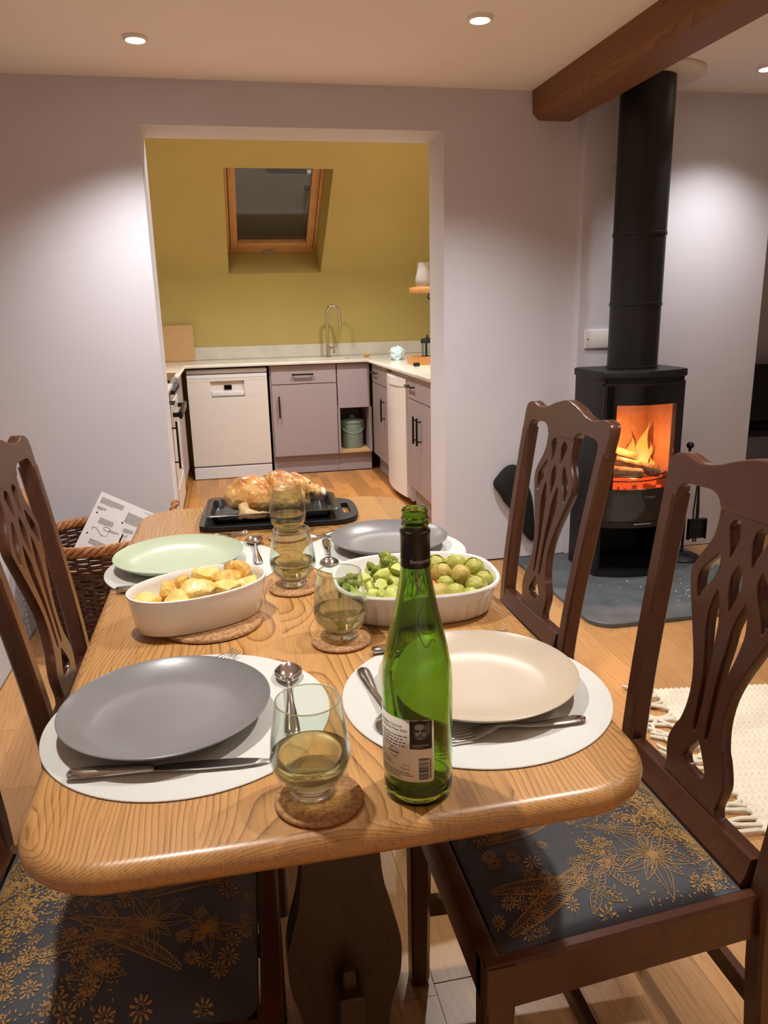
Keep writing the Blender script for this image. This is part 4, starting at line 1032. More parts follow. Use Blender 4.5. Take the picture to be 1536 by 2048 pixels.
# black and white portrait of a smiling bearded man in glasses (flat print)
def ell(cx, cy, a, b_, n=24, a0=0, a1=2*PI): return [(cx+a*math.cos(a0+(a1-a0)*k/n), cy+b_*math.sin(a0+(a1-a0)*k/n)) for k in range(n+(0 if a1-a0 > 6.2 else 1))]
pcx = (px0+px1)/2; py0, py1 = H_-0.034, H_
T1, T2, T3, T4 = [mat('print_tone', (v, v, v-2), 0.55, var=0.04) for v in (34, 92, 150, 12)]
mesh_obj('portrait', wrap([rect_me(px0, px1-0.0005, py0, py1-0.0006)], RB+0.00022, LZ0, th0), T1, lb)
mesh_obj('portrait_tone', wrap([poly_me(ell(pcx-0.0005, py0+0.0205, 0.0075, 0.0108)), poly_me(ell(pcx+0.008, py0+0.024, 0.0025, 0.008))], RB+0.0003, LZ0, th0), T2, lb)
mesh_obj('portrait_light', wrap([poly_me(ell(pcx-0.0018, py0+0.0265, 0.0050, 0.0034)), poly_me(ell(pcx-0.0038, py0+0.0185, 0.0020, 0.0030)), poly_me(ell(pcx+0.0034, py0+0.0180, 0.0017, 0.0027)), poly_me(ell(pcx-0.0008, py0+0.0205, 0.0010, 0.0030)), poly_me(ell(pcx-0.001, py0+0.0132, 0.0034, 0.0011, 20, PI, 2*PI)), rect_me(px0+0.003, px1-0.004, py0+0.0042, py0+0.0054), rect_me(px0+0.003, px1-0.011, py0+0.0022, py0+0.0030)], RB+0.00036, LZ0, th0), T3, lb)
mesh_obj('portrait_dark', wrap([poly_me(ell(pcx-0.0005, py0+0.0300, 0.0078, 0.0042, 20, 0, PI)), rect_me(pcx-0.0066, pcx-0.0010, py0+0.0218, py0+0.0226), rect_me(pcx+0.0008, pcx+0.0060, py0+0.0218, py0+0.0226), poly_me(ell(pcx-0.0038, py0+0.0212, 0.0020, 0.0008)), poly_me(ell(pcx+0.0034, py0+0.0212, 0.0020, 0.0008)), poly_me(ell(pcx-0.001, py0+0.0118, 0.0042, 0.0016, 20, PI, 2*PI))], RB+0.00042, LZ0, th0), T4, lb)
# name printed round the collar
cm = [shift(text_mesh('Benjamin Darnault', 0.0062), 0, 0)]
mesh_obj('lettering', wrap(cm, 0.01605, 0.2725, camdir-0.36), SILVER_INK, bt, label='silver lettering on the collar')
mesh_obj('lettering', wrap([shift(text_mesh('Darnault', 0.0062, align='RIGHT'), 0, 0)], 0.01605, 0.2725, camdir-1.08), SILVER_INK, bt)
# embossed scroll on the shoulder, moulded ring and panel ridges near the foot
def brad(z):
    for (r0, z0), (r1, z1) in zip(bo_[:-1], bo_[1:]):
        if z0 <= z <= z1 and z1 > z0: return r0+(r1-r0)*(z-z0)/(z1-z0)
    return 0.0388
q = MB()
def emboss(pts, r=0.0009):
    r *= 0.55
    P3 = []
    for ang, z in pts:
        a = camdir+math.radians(ang); R0 = brad(z)+0.0001; P3.append((R0*math.cos(a), R0*math.sin(a), z))
    q.tube(P3, r, 6)
emboss([(28+24*math.cos(t), 0.213+0.0145*math.sin(t)) for t in [0.5+k*0.28 for k in range(20)]])
emboss([(24+10*math.cos(t), 0.208+0.005*math.sin(t)) for t in [k*0.4 for k in range(15)]], 0.0007)
emboss([(-8+k*4.5, 0.199-0.010*(k/8)+0.006*math.sin(k*0.8)) for k in range(12)])
emboss([(-34+7*math.cos(t), 0.202+0.005*math.sin(t)) for t in [k*0.45 for k in range(14)]], 0.0007)
emboss([(-20+5*math.cos(t), 0.196+0.006*math.sin(t)) for t in [k*0.45 for k in range(12)]], 0.0007)
emboss([(-30+k*6, 0.243-0.006*math.sin(k*0.45)) for k in range(8)], 0.0006)
emboss([(28+12*math.cos(t), 0.247+0.006*math.sin(t)) for t in [1.2+k*0.3 for k in range(12)]], 0.0007)
emboss([(-52, 0.029), (-33, 0.029), (-31, 0.027), (-31, 0.014)], 0.0008); emboss([(-14, 0.014), (-14, 0.0285), (-12, 0.030), (25, 0.030), (52, 0.030)], 0.0008)
q.build('embossing', GREEN_GL, bt, angle=80)
def img_x(o):
    p = cam.matrix_world.inverted() @ Vector(o.location); return p.x/-p.z
ORD = ['leftmost', 'second', 'third', 'fourth', 'fifth', 'sixth', 'seventh', 'eighth', 'ninth', 'tenth', 'eleventh', 'twelfth', 'thirteenth', 'fourteenth', 'fifteenth']
def ordinals(objs, what, where):
    objs = sorted(objs, key=img_x); n = len(objs)
    for i, o in enumerate(objs):
        if i == 0: o['label'] = 'leftmost '+what+' '+where
        elif i == n-1: o['label'] = 'rightmost '+what+' '+where
        else: o['label'] = ORD[i]+' '+what+' from the left '+where
# ================================================================ potato dish, trivet
q = MB(); q.lathe([(0, 0), (0.084, 0), (0.088, 0.002), (0.088, 0.006), (0.085, 0.009), (0, 0.009)], 72); o = q.build('cork_trivet', CORK, loc=(-0.055, 1.280, TT+0.0004), angle=60); tag(o, 'round cork trivet under the potato dish', 'trivet')
PD = (-0.073, 1.292, TT+0.0097); PR = math.radians(22)
r = empty('oval_dish', PD, PR); tag(r, 'white oval dish of roast potatoes', 'dish')
def ring2(a, b_, n, z, seg=72): return [(x, y, z) for x, y in sup(a, b_, n, seg)]
q = MB()
sec = [ring2(0.108, 0.064, 2.15, 0.0), ring2(0.111, 0.067, 2.15, 0.002), ring2(0.119, 0.0755, 2.15, 0.050), ring2(0.121, 0.0775, 2.15, 0.060), ring2(0.1225, 0.079, 2.15, 0.0625), ring2(0.1222, 0.0787, 2.15, 0.0655), ring2(0.1195, 0.076, 2.15, 0.0665), ring2(0.1170, 0.0735, 2.15, 0.064), ring2(0.1155, 0.072, 2.15, 0.055), ring2(0.108, 0.0645, 2.15, 0.010), ring2(0.103, 0.059, 2.15, 0.006)]
q.loft(sec); q.build('bowl', WHITE_CER, r, angle=60)
POT = mat('potato', (238, 212, 134), 0.34, rgb2=(226, 184, 92), vscale=60, bump=0.45, bscale=100, coat=0.2)
POT2 = mat('potato_roasted', (234, 200, 112), 0.34, rgb2=(196, 132, 50), vscale=60, bump=0.5, bscale=120, coat=0.2)
def chunk(name, rad, seed, m, flat=0.8, cuts=8):
    """a rounded piece with knife-cut faces"""
    R = random.Random(seed); q = MB(); vs = q.blob((0, 0, 0), (1.25, 1.0, flat), 3, 0.10, 1.6, seed)
    for k in range(cuts):
        n = Vector((R.gauss(0, 1), R.gauss(0, 1), R.gauss(0, 1))).normalized(); d = R.uniform(0.50, 0.74)
        for v in vs:
            e = v.co.dot(n)-d
            if e > 0: v.co -= n*(e*0.93)
    for v in vs: v.co *= rad*1.14; v.co += v.co.normalized()*rad*0.05*noise.noise(v.co*110)
    return q.build(name, m, angle=26)
def to_world(P0, rot, x, y, z): return (P0[0]+x*math.cos(rot)-y*math.sin(rot), P0[1]+x*math.sin(rot)+y*math.cos(rot), P0[2]+z)
pots = [(-0.083, 0.005, 0.046, 0.023), (-0.050, -0.030, 0.047, 0.025), (-0.045, 0.024, 0.050, 0.024), (-0.015, 0.034, 0.052, 0.020), (-0.008, -0.022, 0.056, 0.026), (0.012, 0.015, 0.062, 0.024), (0.036, -0.030, 0.049, 0.023), (0.034, 0.034, 0.056, 0.022), (0.055, 0.003, 0.057, 0.025), (0.078, 0.026, 0.061, 0.023), (0.082, -0.020, 0.048, 0.022),
        (-0.07, -0.02, 0.022, 0.024), (-0.03, 0.0, 0.024, 0.028), (0.02, 0.0, 0.024, 0.028), (0.065, 0.0, 0.024, 0.028), (-0.06, 0.03, 0.024, 0.022), (0.0, 0.04, 0.024, 0.02), (0.05, 0.035, 0.024, 0.022)]
for i, (x, y, z, s) in enumerate(pots):
    m = POT2 if i in (2, 9, 8, 3) else POT
    o = chunk('roast_potato', s, 30+i, m); o.location = to_world(PD, PR, x, y, z); o.rotation_euler = (random.uniform(-.4, .4), random.uniform(-.4, .4), random.uniform(0, 6))
    if i < 11: tag(o, ('golden browned' if m == POT2 else 'pale yellow')+' roast potato chunk in the white oval dish', 'potato', 'browned roast potatoes' if m == POT2 else 'pale roast potatoes')
    else: tag(o, 'roast potato at the bottom of the pile in the oval dish', 'potato', 'potatoes under the others')
ordinals([o for o in bpy.data.objects if o.get('group') == 'browned roast potatoes'], 'browned roast potato', 'in the white oval dish')
ordinals([o for o in bpy.data.objects if o.get('group') == 'pale roast potatoes'], 'pale roast potato', 'in the white oval dish')
# ================================================================ vegetable dish
VD = (0.311, 1.277, TT+0.0005); VR = math.radians(-4)
r = empty('ribbed_dish', VD, VR); tag(r, 'white ribbed baking dish of broccoli, carrots and sprouts', 'dish')
def rib(a, b_, n, z, amp, seg=180):
    out = []
    for k, (x, y) in enumerate(sup(a, b_, n, seg)):
        m = 1+amp*(1 if (k % 5) in (0, 1, 2) else -1); out.append((x*m, y*m, z))
    return out
N_ = 2.7
q = MB(); sec = [rib(0.128, 0.100, N_, 0, 0), rib(0.131, 0.103, N_, 0.003, 0), rib(0.1325, 0.1045, N_, 0.005, 0.011), rib(0.139, 0.111, N_, 0.036, 0.011), rib(0.1405, 0.1125, N_, 0.040, 0), rib(0.142, 0.114, N_, 0.052, 0), rib(0.1495, 0.1215, N_, 0.055, 0), rib(0.1505, 0.1225, N_, 0.058, 0), rib(0.149, 0.121, N_, 0.061, 0), rib(0.144, 0.116, N_, 0.060, 0), rib(0.140, 0.112, N_, 0.052, 0), rib(0.130, 0.102, N_, 0.012, 0), rib(0.124, 0.096, N_, 0.007, 0)]
q.loft(sec); q.build('bowl', WHITE_CER, r, angle=40)
STALK = mat('broccoli_stalk', (206, 208, 122), 0.45, rgb2=(176, 186, 78), vscale=40, bump=0.1, bscale=120)
FLOR = mat('broccoli_bud', (156, 164, 62), 0.55, rgb2=(96, 110, 34), vscale=60, bump=0.6, bscale=260)
CARR = mat('carrot', (236, 112, 30), 0.4, rgb2=(222, 92, 20), vscale=30, bump=0.1, bscale=100)
SPR = mat('sprout', (190, 184, 92), 0.42, rgb2=(146, 150, 56), vscale=55, bump=0.6, bscale=90, coat=0.15)
SPR2 = mat('sprout_brown', (206, 178, 104), 0.42, rgb2=(166, 150, 68), vscale=55, bump=0.6, bscale=90, coat=0.15)
def floret(seed):
    R = random.Random(seed); t = empty('broccoli_floret')
    q = MB(); q.tube([(0, 0, -0.006), (0.001, 0, 0.008), (0.0, 0.001, 0.020)], [0.0095, 0.0085, 0.0105], 10)
    for k in range(5):
        a = k*1.26+R.random()*0.4; q.tube([(0.004*math.cos(a), 0.004*math.sin(a), 0.012), (0.013*math.cos(a), 0.013*math.sin(a), 0.026)], [0.005, 0.0035], 7)
    bmesh.ops.recalc_face_normals(q.bm, faces=q.bm.faces[:])
    for v in q.bm.verts: v.co += Vector((noise.noise(v.co*120+Vector((seed, 0, 0))), noise.noise(v.co*120+Vector((0, seed, 0))), 0))*0.002
    q.build('stalk', STALK, t, angle=50)
    q = MB()
    for k in range(11):
        a = k*2.4; rr = 0.018*math.sqrt(k/11); q.blob((rr*math.cos(a), rr*math.sin(a), 0.032-0.25*rr), (0.0085, 0.0085, 0.007), 2, 0.5, 4.5, seed+k)
    h = q.build('head', FLOR, t, angle=180); return t
fps = [(-0.112, -0.006, 0.030, 0.9, 3.6), (-0.103, -0.040, 0.030, 1.2, 3.9), (-0.088, 0.030, 0.044, 0.8, 1.8), (-0.060, 0.052, 0.048, 0.7, 1.3), (-0.085, -0.01, 0.044, 2.2, 0.3), (-0.070, -0.050, 0.046, 2.2, 3.6), (-0.052, 0.016, 0.056, 2.4, 1.1), (-0.035, -0.028, 0.050, 2.3, 4.4), (-0.032, 0.048, 0.046, 2.5, 2.0), (-0.045, -0.052, 0.046, 2.3, 3.3), (-0.015, -0.048, 0.046, 2.2, 2.9), (-0.012, 0.012, 0.048, 1.0, 0.4), (-0.065, -0.03, 0.052, 2.5, 2.8)]
for i, (x, y, z, tl, az) in enumerate(fps):
    o = floret(40+i) if i < 5 else copy_tree(FP[i % 5])
    if i == 0: FP = []
    if i < 5: FP.append(o)
    o.location = to_world(VD, VR, x, y, z)
    o.rotation_euler = (Matrix.Rotation(az, 3, 'Z') @ Matrix.Rotation(tl, 3, 'X')).to_euler(); s = 1.0+0.15*math.sin(i*2.3); o.scale = (s, s, s)
    tag(o, 'boiled broccoli floret in the left half of the ribbed dish', 'broccoli', 'broccoli florets')
# cut stem pieces
for i, (x, y, z, s) in enumerate([(-0.095, 0.012, 0.050, 0.014), (-0.06, -0.01, 0.062, 0.016), (-0.03, 0.02, 0.062, 0.015), (-0.083, -0.047, 0.044, 0.013), (-0.045, 0.040, 0.062, 0.014), (-0.02, -0.036, 0.056, 0.014), (-0.055, -0.066, 0.050, 0.013), (-0.018, -0.072, 0.046, 0.015), (-0.075, 0.05, 0.056, 0.012), (-0.01, 0.045, 0.052, 0.013)]):
    o = chunk('broccoli_chunk', s, 300+i, STALK, 0.7); o.location = to_world(VD, VR, x, y, z); o.rotation_euler = (random.uniform(-.6, .6), random.uniform(-.6, .6), random.uniform(0, 6)); tag(o, 'cut pale broccoli stem among the florets', 'broccoli', 'broccoli stem pieces')
for i, (x, y, z) in enumerate([(0.012, 0.004, 0.046), (0.020, -0.030, 0.040), (0.008, 0.035, 0.044), (0.026, 0.02, 0.044), (0.022, 0.055, 0.036), (0.006, -0.02, 0.050)]):
    q = MB(); q.lathe([(0, 0), (0.011, 0), (0.013, 0.002), (0.013, 0.010), (0.011, 0.012), (0, 0.012)], 20); o = q.build('carrot_slice', CARR, loc=to_world(VD, VR, x, y, z), rot=(0.5*math.sin(i*2), 0.6*math.cos(i*3), i)); tag(o, 'slice of cooked carrot in the middle of the ribbed dish', 'carrot', 'carrot slices')
def sprout(m, seed):
    t = empty('brussels_sprout'); q = MB(); q.blob((0, 0, 0), (0.0165, 0.0165, 0.0172), 4, 0.05, 2.2, seed); q.build('heart', m, t, angle=180)
    for k in range(5):
        q = MB(); n = 9; g = []; wl = 1.15; rr = 0.0171+0.00016*k; az = k*1.35+seed
        for i in range(n+1):
            row = []
            for j in range(n+1):
                u = i/n; v = -1+2*j/n; el = -1.35+2.15*u; half = wl*math.sin(PI*(0.12+0.80*u))**0.8
                a = az+v*half*(1.0/max(0.45, math.cos(el*0.8))); rj = rr+0.0003*max(0, u-0.75)*4+0.0004*noise.noise(Vector((i, j, seed+k)))
                row.append(q.bm.verts.new((rj*math.cos(el)*math.cos(a), rj*math.cos(el)*math.sin(a), rj*1.04*math.sin(el))))
            g.append(row)
        for i in range(n):
            for j in range(n): q.bm.faces.new((g[i][j], g[i+1][j], g[i+1][j+1], g[i][j+1]))
        q.build('leaf', m, t, angle=180, recalc=False)
    return t
sps = [(0.050, 0.058, 0.052, 0), (0.052, 0.012, 0.052, 1), (0.085, 0.040, 0.058, 0), (0.080, -0.022, 0.060, 1), (0.115, 0.018, 0.056, 0), (0.124, -0.02, 0.044, 0), (0.112, 0.052, 0.046, 0), (0.050, -0.030, 0.044, 0), (0.102, -0.05, 0.046, 0), (0.060, -0.066, 0.040, 0), (0.030, 0.066, 0.044, 0), (0.080, 0.072, 0.044, 0), (0.035, -0.052, 0.036, 1), (0.10, -0.005, 0.034, 0), (0.066, 0.02, 0.030, 0), (0.085, -0.075, 0.036, 0), (0.036, 0.03, 0.034, 0)]
SP = [sprout(SPR, 1), sprout(SPR2, 2)]
used = [False, False]
for i, (x, y, z, k) in enumerate(sps):
    o = SP[k] if not used[k] else copy_tree(SP[k]); used[k] = True
    o.location = to_world(VD, VR, x, y, z); o.rotation_euler = (random.uniform(-.8, .8), random.uniform(-.8, .8), random.uniform(0, 6)); s = random.uniform(1.0, 1.18); o.scale = (s, s, s)
    tag(o, ('pale brownish' if k else 'green')+' boiled Brussels sprout in the right half of the ribbed dish', 'sprout', 'brownish sprouts' if k else 'green sprouts')

ordinals([o for o in bpy.data.objects if o.get('group') == 'broccoli florets'], 'dark-headed broccoli floret', 'in the ribbed dish')
ordinals([o for o in bpy.data.objects if o.get('group') == 'broccoli stem pieces'], 'pale cut broccoli piece', 'in the ribbed dish')
ordinals([o for o in bpy.data.objects if o.get('group') == 'brownish sprouts'], 'brownish boiled sprout', 'in the ribbed dish')
gs = [o for o in bpy.data.objects if o.get('group') == 'green sprouts']
top_ = [o for o in gs if o.location.z > VD[2]+0.0401]
ordinals(top_, 'green boiled sprout', 'on top in the ribbed dish')
for o in gs:
    if o not in top_: o['label'] = 'green boiled sprout low in the pile in the ribbed dish'; o['group'] = 'sprouts low in the pile'
# ================================================================ chicken on its tin and board
r = empty('carving_board', (0.108, 1.975, TT+0.0005), math.radians(-3)); tag(r, 'black plastic carving board with a cut-out handle under the roasting tin', 'board')
ol = rrect(-0.192, 0.150, -0.118, 0.118, 0.03, 6)
ol2 = [(0.215, 0.045), (0.205, 0.085), (0.165, 0.112), (0.12, 0.118)]
out = [(p.x, p.y) for p in crom([(x, y, 0) for x, y in [(0.10, 0.118), (0.16, 0.115), (0.197, 0.090), (0.208, 0.04), (0.208, -0.04), (0.197, -0.090), (0.16, -0.115), (0.10, -0.118)]], 5, False)]
left = [(p.x, p.y) for p in crom([(x, y, 0) for x, y in [(-0.16, -0.118), (-0.187, -0.107), (-0.194, -0.08), (-0.194, 0.08), (-0.187, 0.107), (-0.16, 0.118)]], 5, False)]
slot = rrect(0.170, 0.192, -0.055, 0.055, 0.010, 5)
me = curve2d('board', [out+left, slot], 0.0045, 0.002); o = mesh_obj('board', me, IRON, r); o.location = (0, 0, 0.008)
for k, (x, y) in enumerate(((-0.12, -0.112), (0.14, -0.112), (-0.12, 0.112), (0.14, 0.112))):
    q = MB(); q.box(x-0.006, x+0.006, y-0.004, y+0.004, 0.0, 0.004); q.build('grip_foot', IRON2, r)
TIN_M = mat('roasting_tin', (84, 84, 84), 0.22, 0.85, var=0.15, vscale=15, rvar=0.1)
TP = (0.094, 1.970, TT+0.0155)
r = empty('roasting_tin', TP, math.radians(-3)); tag(r, 'dark shiny roasting tin holding the chicken', 'roasting tin')
q = MB(); sec = [[(x, y, z) for x, y in rrect(-a, a, -b_, b_, c, 5)] for a, b_, c, z in ((0.148, 0.082, 0.02, 0.0), (0.156, 0.090, 0.022, 0.020), (0.170, 0.102, 0.024, 0.0215), (0.171, 0.103, 0.024, 0.0225), (0.169, 0.101, 0.024, 0.0235), (0.154, 0.088, 0.022, 0.022), (0.146, 0.080, 0.02, 0.0022))]
q.loft(sec); q.build('pan', TIN_M, r, angle=30)
JUICE = mat('meat_juice', (120, 86, 40), 0.06, var=0.1)
q = MB(); q.loft([[(x, y, z) for x, y in rrect(-0.146, 0.146, -0.080, 0.080, 0.02, 5)] for z in (0.0024, 0.0036)]); q.build('juices', TIN_M, r)
# roast chicken
SKIN, nt, b_s = _nt('roast_skin')
N = nt.nodes; L = nt.links
tc = N.new('ShaderNodeTexCoord'); nz = N.new('ShaderNodeTexNoise'); nz.inputs['Scale'].default_value = 26; nz.inputs['Detail'].default_value = 5; nz.inputs['Roughness'].default_value = 0.62
sx = N.new('ShaderNodeSeparateXYZ'); L.new(tc.outputs['Object'], nz.inputs['Vector']); L.new(tc.outputs['Object'], sx.inputs[0])
mr = N.new('ShaderNodeMapRange'); mr.inputs[1].default_value = 0.01; mr.inputs[2].default_value = 0.10; mr.inputs[3].default_value = -0.16; mr.inputs[4].default_value = 0.26; L.new(sx.outputs['Z'], mr.inputs[0])
am = N.new('ShaderNodeMath'); L.new(nz.outputs['Fac'], am.inputs[0]); L.new(mr.outputs[0], am.inputs[1])
rp = N.new('ShaderNodeValToRGB'); e = rp.color_ramp.elements; e[0].position = 0.3; e[0].color = lin((234, 208, 156))+(1,); e[1].position = 0.86; e[1].color = lin((172, 104, 46))+(1,)
k = e.new(0.5); k.color = lin((224, 180, 112))+(1,); k = e.new(0.68); k.color = lin((206, 146, 76))+(1,)
L.new(am.outputs[0], rp.inputs[0]); L.new(rp.outputs[0], b_s.inputs['Base Color'])
b_s.inputs['Roughness'].default_value = 0.3; b_s.inputs['Subsurface Weight'].default_value = 0.08; b_s.inputs['Subsurface Radius'].default_value = (0.01, 0.005, 0.002); b_s.inputs['Coat Weight'].default_value = 0.25
n2 = N.new('ShaderNodeTexNoise'); n2.inputs['Scale'].default_value = 130; n2.inputs['Detail'].default_value = 4; bp = N.new('ShaderNodeBump'); bp.inputs['Strength'].default_value = 0.6; bp.inputs['Distance'].default_value = 0.003
L.new(tc.outputs['Object'], n2.inputs['Vector']); L.new(n2.outputs['Fac'], bp.inputs['Height']); L.new(bp.outputs[0], b_s.inputs['Normal'])
MEAT = mat('pale_meat', (226, 204, 160), 0.45, rgb2=(204, 168, 112), vscale=50, bump=0.2, bscale=160)
BONE = mat('bone', (232, 220, 196), 0.45, var=0.05)
CP = (0.092, 1.965, TT+0.0192)
r = empty('roast_chicken', CP, math.radians(-4)); tag(r, 'golden whole roast chicken lying in the tin, legs to the right', 'chicken')
q = MB()
q.blob((-0.034, 0.0, 0.048), (0.078, 0.066, 0.047), 4)
q.blob((-0.050, 0.0, 0.062), (0.055, 0.048, 0.036), 4); q.blob((-0.085, 0.0, 0.045), (0.034, 0.05, 0.036), 3)
q.blob((0.02, 0.0, 0.045), (0.06, 0.054, 0.042), 4)
for s in (-1, 1):
    q.blob((0.040, s*0.044, 0.052), (0.052, 0.028, 0.040), 4, M=Matrix.Rotation(0.25, 4, 'Y'))
    q.tube([(0.055, s*0.040, 0.072), (0.085, s*0.026, 0.066), (0.112, s*0.014, 0.054)], [0.026, 0.018, 0.011], 14)
    q.blob((0.121, s*0.012, 0.050), (0.013, 0.012, 0.014), 3)
q.blob((0.026, -0.012, 0.086), (0.040, 0.036, 0.024), 4); q.blob((0.080, 0.0, 0.030), (0.026, 0.026, 0.022), 3)
o = q.build('carcass', SKIN, r, angle=180); md = o.modifiers.new('r', 'REMESH'); md.mode = 'VOXEL'; md.voxel_size = 0.003; md.use_smooth_shade = True
sm = o.modifiers.new('s', 'SMOOTH'); sm.iterations = 8; sm.factor = 0.6; bake(o)
for v in o.data.vertices:
    n_ = v.normal; v.co += n_*(0.0030*noise.noise(v.co*45)+0.0018*noise.noise(v.co*120))
for s, x0 in ((-1, -0.058), (1, -0.058)):
    q = MB(); q.tube([(x0-0.012, s*0.058, 0.035), (x0-0.004, s*0.076, 0.018), (x0+0.02, s*0.084, 0.014)], [0.014, 0.016, 0.011], 12); q.tube([(x0+0.012, s*0.082, 0.014), (x0+0.045, s*0.078, 0.012), (x0+0.062, s*0.070, 0.010)], [0.011, 0.008, 0.004], 10)
    q.tube([(x0-0.006, s*0.074, 0.02), (x0-0.022, s*0.088, 0.008)], [0.012, 0.006], 10)
    w_ = q.build('wing', MEAT, r, angle=180); md = w_.modifiers.new('r', 'REMESH'); md.mode = 'VOXEL'; md.voxel_size = 0.0024; md.use_smooth_shade = True; sm = w_.modifiers.new('s', 'SMOOTH'); sm.iterations = 4; bake(w_)
    for v in w_.data.vertices: v.co += v.normal*0.002*noise.noise(v.co*90)
    q = MB(); q.tube([(0.126, s*0.012, 0.050), (0.138, s*0.011, 0.047)], [0.006, 0.007], 10); q.blob((0.139, s*0.008, 0.048), (0.006, 0.006, 0.007), 2); q.blob((0.139, s*0.016, 0.045), (0.006, 0.006, 0.007), 2); q.build('leg_bone', BONE, r)
q = MB(); q.tube([(0.104+0.004*math.sin(a*2), 0.031*math.cos(a), 0.055+0.016*math.sin(a)) for a in [2*PI*k/24 for k in range(24)]], 0.0012, 6, closed=True)
q.tube([(0.108, -0.030, 0.052), (0.112, -0.036, 0.03), (0.105, -0.040, 0.016)], 0.0012, 6); q.build('string', IRON2, r, label='dark trussing string')
# ================================================================ hearth, stove, fire
HZ = 0.022
q = MB(); ol = []
for (cx, cy, rr, a0) in ((2.20, 2.72, 0.10, -90), ):
    pass
pts = rrect(1.385, 2.305, 2.625, 3.528, 0.10, 8)
pts = [(min(max(x, 1.385), 2.305), y) for x, y in pts]
def hs(i): 
    # square corners against the wall, rounded at the front
    out = []
    for x, y in rrect(1.385+i, 2.305-i, 2.625+i, 3.526, 0.10, 8):
        if y > 3.3: out.append((1.385+i if x < 1.8 else 2.305-i, 3.526))
        else: out.append((x, y))
    res = [out[0]]
    for p in out[1:]:
        if math.hypot(p[0]-res[-1][0], p[1]-res[-1][1]) > 1e-5: res.append(p)
    return res
q.loft([[(x, y, z) for x, y in hs(i)] for i, z in ((0.002, 0.0), (0, 0.003), (0, HZ-0.004), (0.004, HZ))])
o = q.build('hearth_slab', SLATE, angle=30); tag(o, 'dark grey slate hearth slab with rounded front corners under the stove', 'hearth')
ST = (1.845, 3.300, HZ)
st = empty('wood_stove', ST); tag(st, 'black wood burning stove with glass door and tall flue pipe', 'stove')
# local plan: sides at +-0.205, back at +0.15, front edge at y=-0.14 bowed to -0.205
XW = 0.200
def front(n=20, w_=XW, y0=-0.140, b_=0.062):
    return [(-w_+2*w_*k/n, y0-b_*math.sin(PI*k/n)**0.9) for k in range(n+1)]
plan = front()+[(XW+0.012, -0.10), (XW+0.012, 0.12), (XW-0.02, 0.15), (-XW+0.02, 0.15), (-XW-0.012, 0.12), (-XW-0.012, -0.10)]
def pl(scale=1.0, dz=0): return [(x*scale, y*scale) for x, y in plan]
q = MB(); q.loft([[(x, y, z) for x, y in pl(s)] for s, z in ((1.012, 0.926), (1.03, 0.930), (1.03, 0.956), (1.02, 0.960))]); top = q.build('top_plate', IRON, st, angle=30)
q = MB()
for k in range(-4, 5):
    if abs(k) > 1: q.box(k*0.026-0.009, k*0.026+0.009, -0.115, -0.108, 0.9595, 0.9605)
q.build('vent_slots', BLACK_PL, top)
q = MB(); q.prism(pl(1.0), 0.0, 0.030); q.build('base', IRON, st, angle=30)
for s in (-1, 1):
    q = MB(); ol = [(s*(XW-0.004), -0.142), (s*(XW+0.012), -0.10), (s*(XW+0.012), 0.12), (s*(XW-0.02), 0.15), (s*(XW-0.028), 0.142), (s*(XW-0.004), 0.112), (s*(XW-0.006), -0.10), (s*(XW-0.022), -0.140)]
    q.prism(ol, 0.030, 0.926); q.build('side_panel', IRON, st, angle=30)
q = MB(); q.box(-XW+0.03, XW-0.03, 0.130, 0.146, 0.03, 0.926); q.build('back_panel', IRON2, st, smooth=False)
q = MB(); q.prism([(x, y+0.004) for x, y in front(20, XW-0.006)]+[(XW-0.008, 0.13), (-XW+0.008, 0.13)], 0.245, 0.262); q.build('log_shelf', IRON2, st, angle=30)
q = MB(); q.prism([(x, y+0.008) for x, y in front(20, XW-0.006)]+[(XW-0.008, 0.13), (-XW+0.008, 0.13)], 0.905, 0.926); q.build('head_plate', IRON2, st, angle=30)
# firebox lining
fb = MB()
for x0, x1, y0, y1, z0, z1 in ((-0.165, 0.165, 0.095, 0.118, 0.40, 0.86), (-0.183, -0.165, -0.11, 0.118, 0.40, 0.86), (0.165, 0.183, -0.11, 0.118, 0.40, 0.86), (-0.183, 0.183, -0.11, 0.118, 0.380, 0.40), (-0.183, 0.183, -0.11, 0.118, 0.86, 0.88)):
    q = MB(); q.box(x0, x1, y0, y1, z0, z1, 0.001, 1); q.build('firebrick', FIREBRICK, st)
# door: bowed black glass frame with a clear window
dr = empty('door', (0, 0, 0)); dr.parent = st
def bowed(x0, x1, z0, z1, d0, d1, n=16):
    q = MB(); f = lambda x: -0.140-0.062*max(0, math.sin(PI*(x+XW)/(2*XW)))**0.9
    A = [(x0+(x1-x0)*k/n, f(x0+(x1-x0)*k/n)+d0) for k in range(n+1)]; Bq = [(x0+(x1-x0)*k/n, f(x0+(x1-x0)*k/n)+d1) for k in range(n, -1, -1)]
    q.loft([[(x, y, z) for x, y in A+Bq] for z in (z0, z1)]); return q
wz0, wz1, wx = 0.425, 0.810, 0.148
bowed(-0.186, 0.186, wz1, 0.895, -0.006, 0.006).build('door_glass_border', BLACK_GLOSS, dr, angle=30)
bowed(-0.186, 0.186, 0.272, wz0, -0.006, 0.006).build('door_glass_border', mat('smoked_glass', (30, 30, 29), 0.05, var=0.05), dr, angle=30, label='smoky grey lower door glass')
bowed(-0.186, -wx, wz0, wz1, -0.006, 0.006, 4).build('door_glass_border', BLACK_GLOSS, dr, angle=30)
bowed(wx, 0.186, wz0, wz1, -0.006, 0.006, 4).build('door_glass_border', BLACK_GLOSS, dr, angle=30)
bowed(-wx, wx, wz0, wz1, -0.0055, -0.0015).build('door_window', GLASS, dr, angle=30)
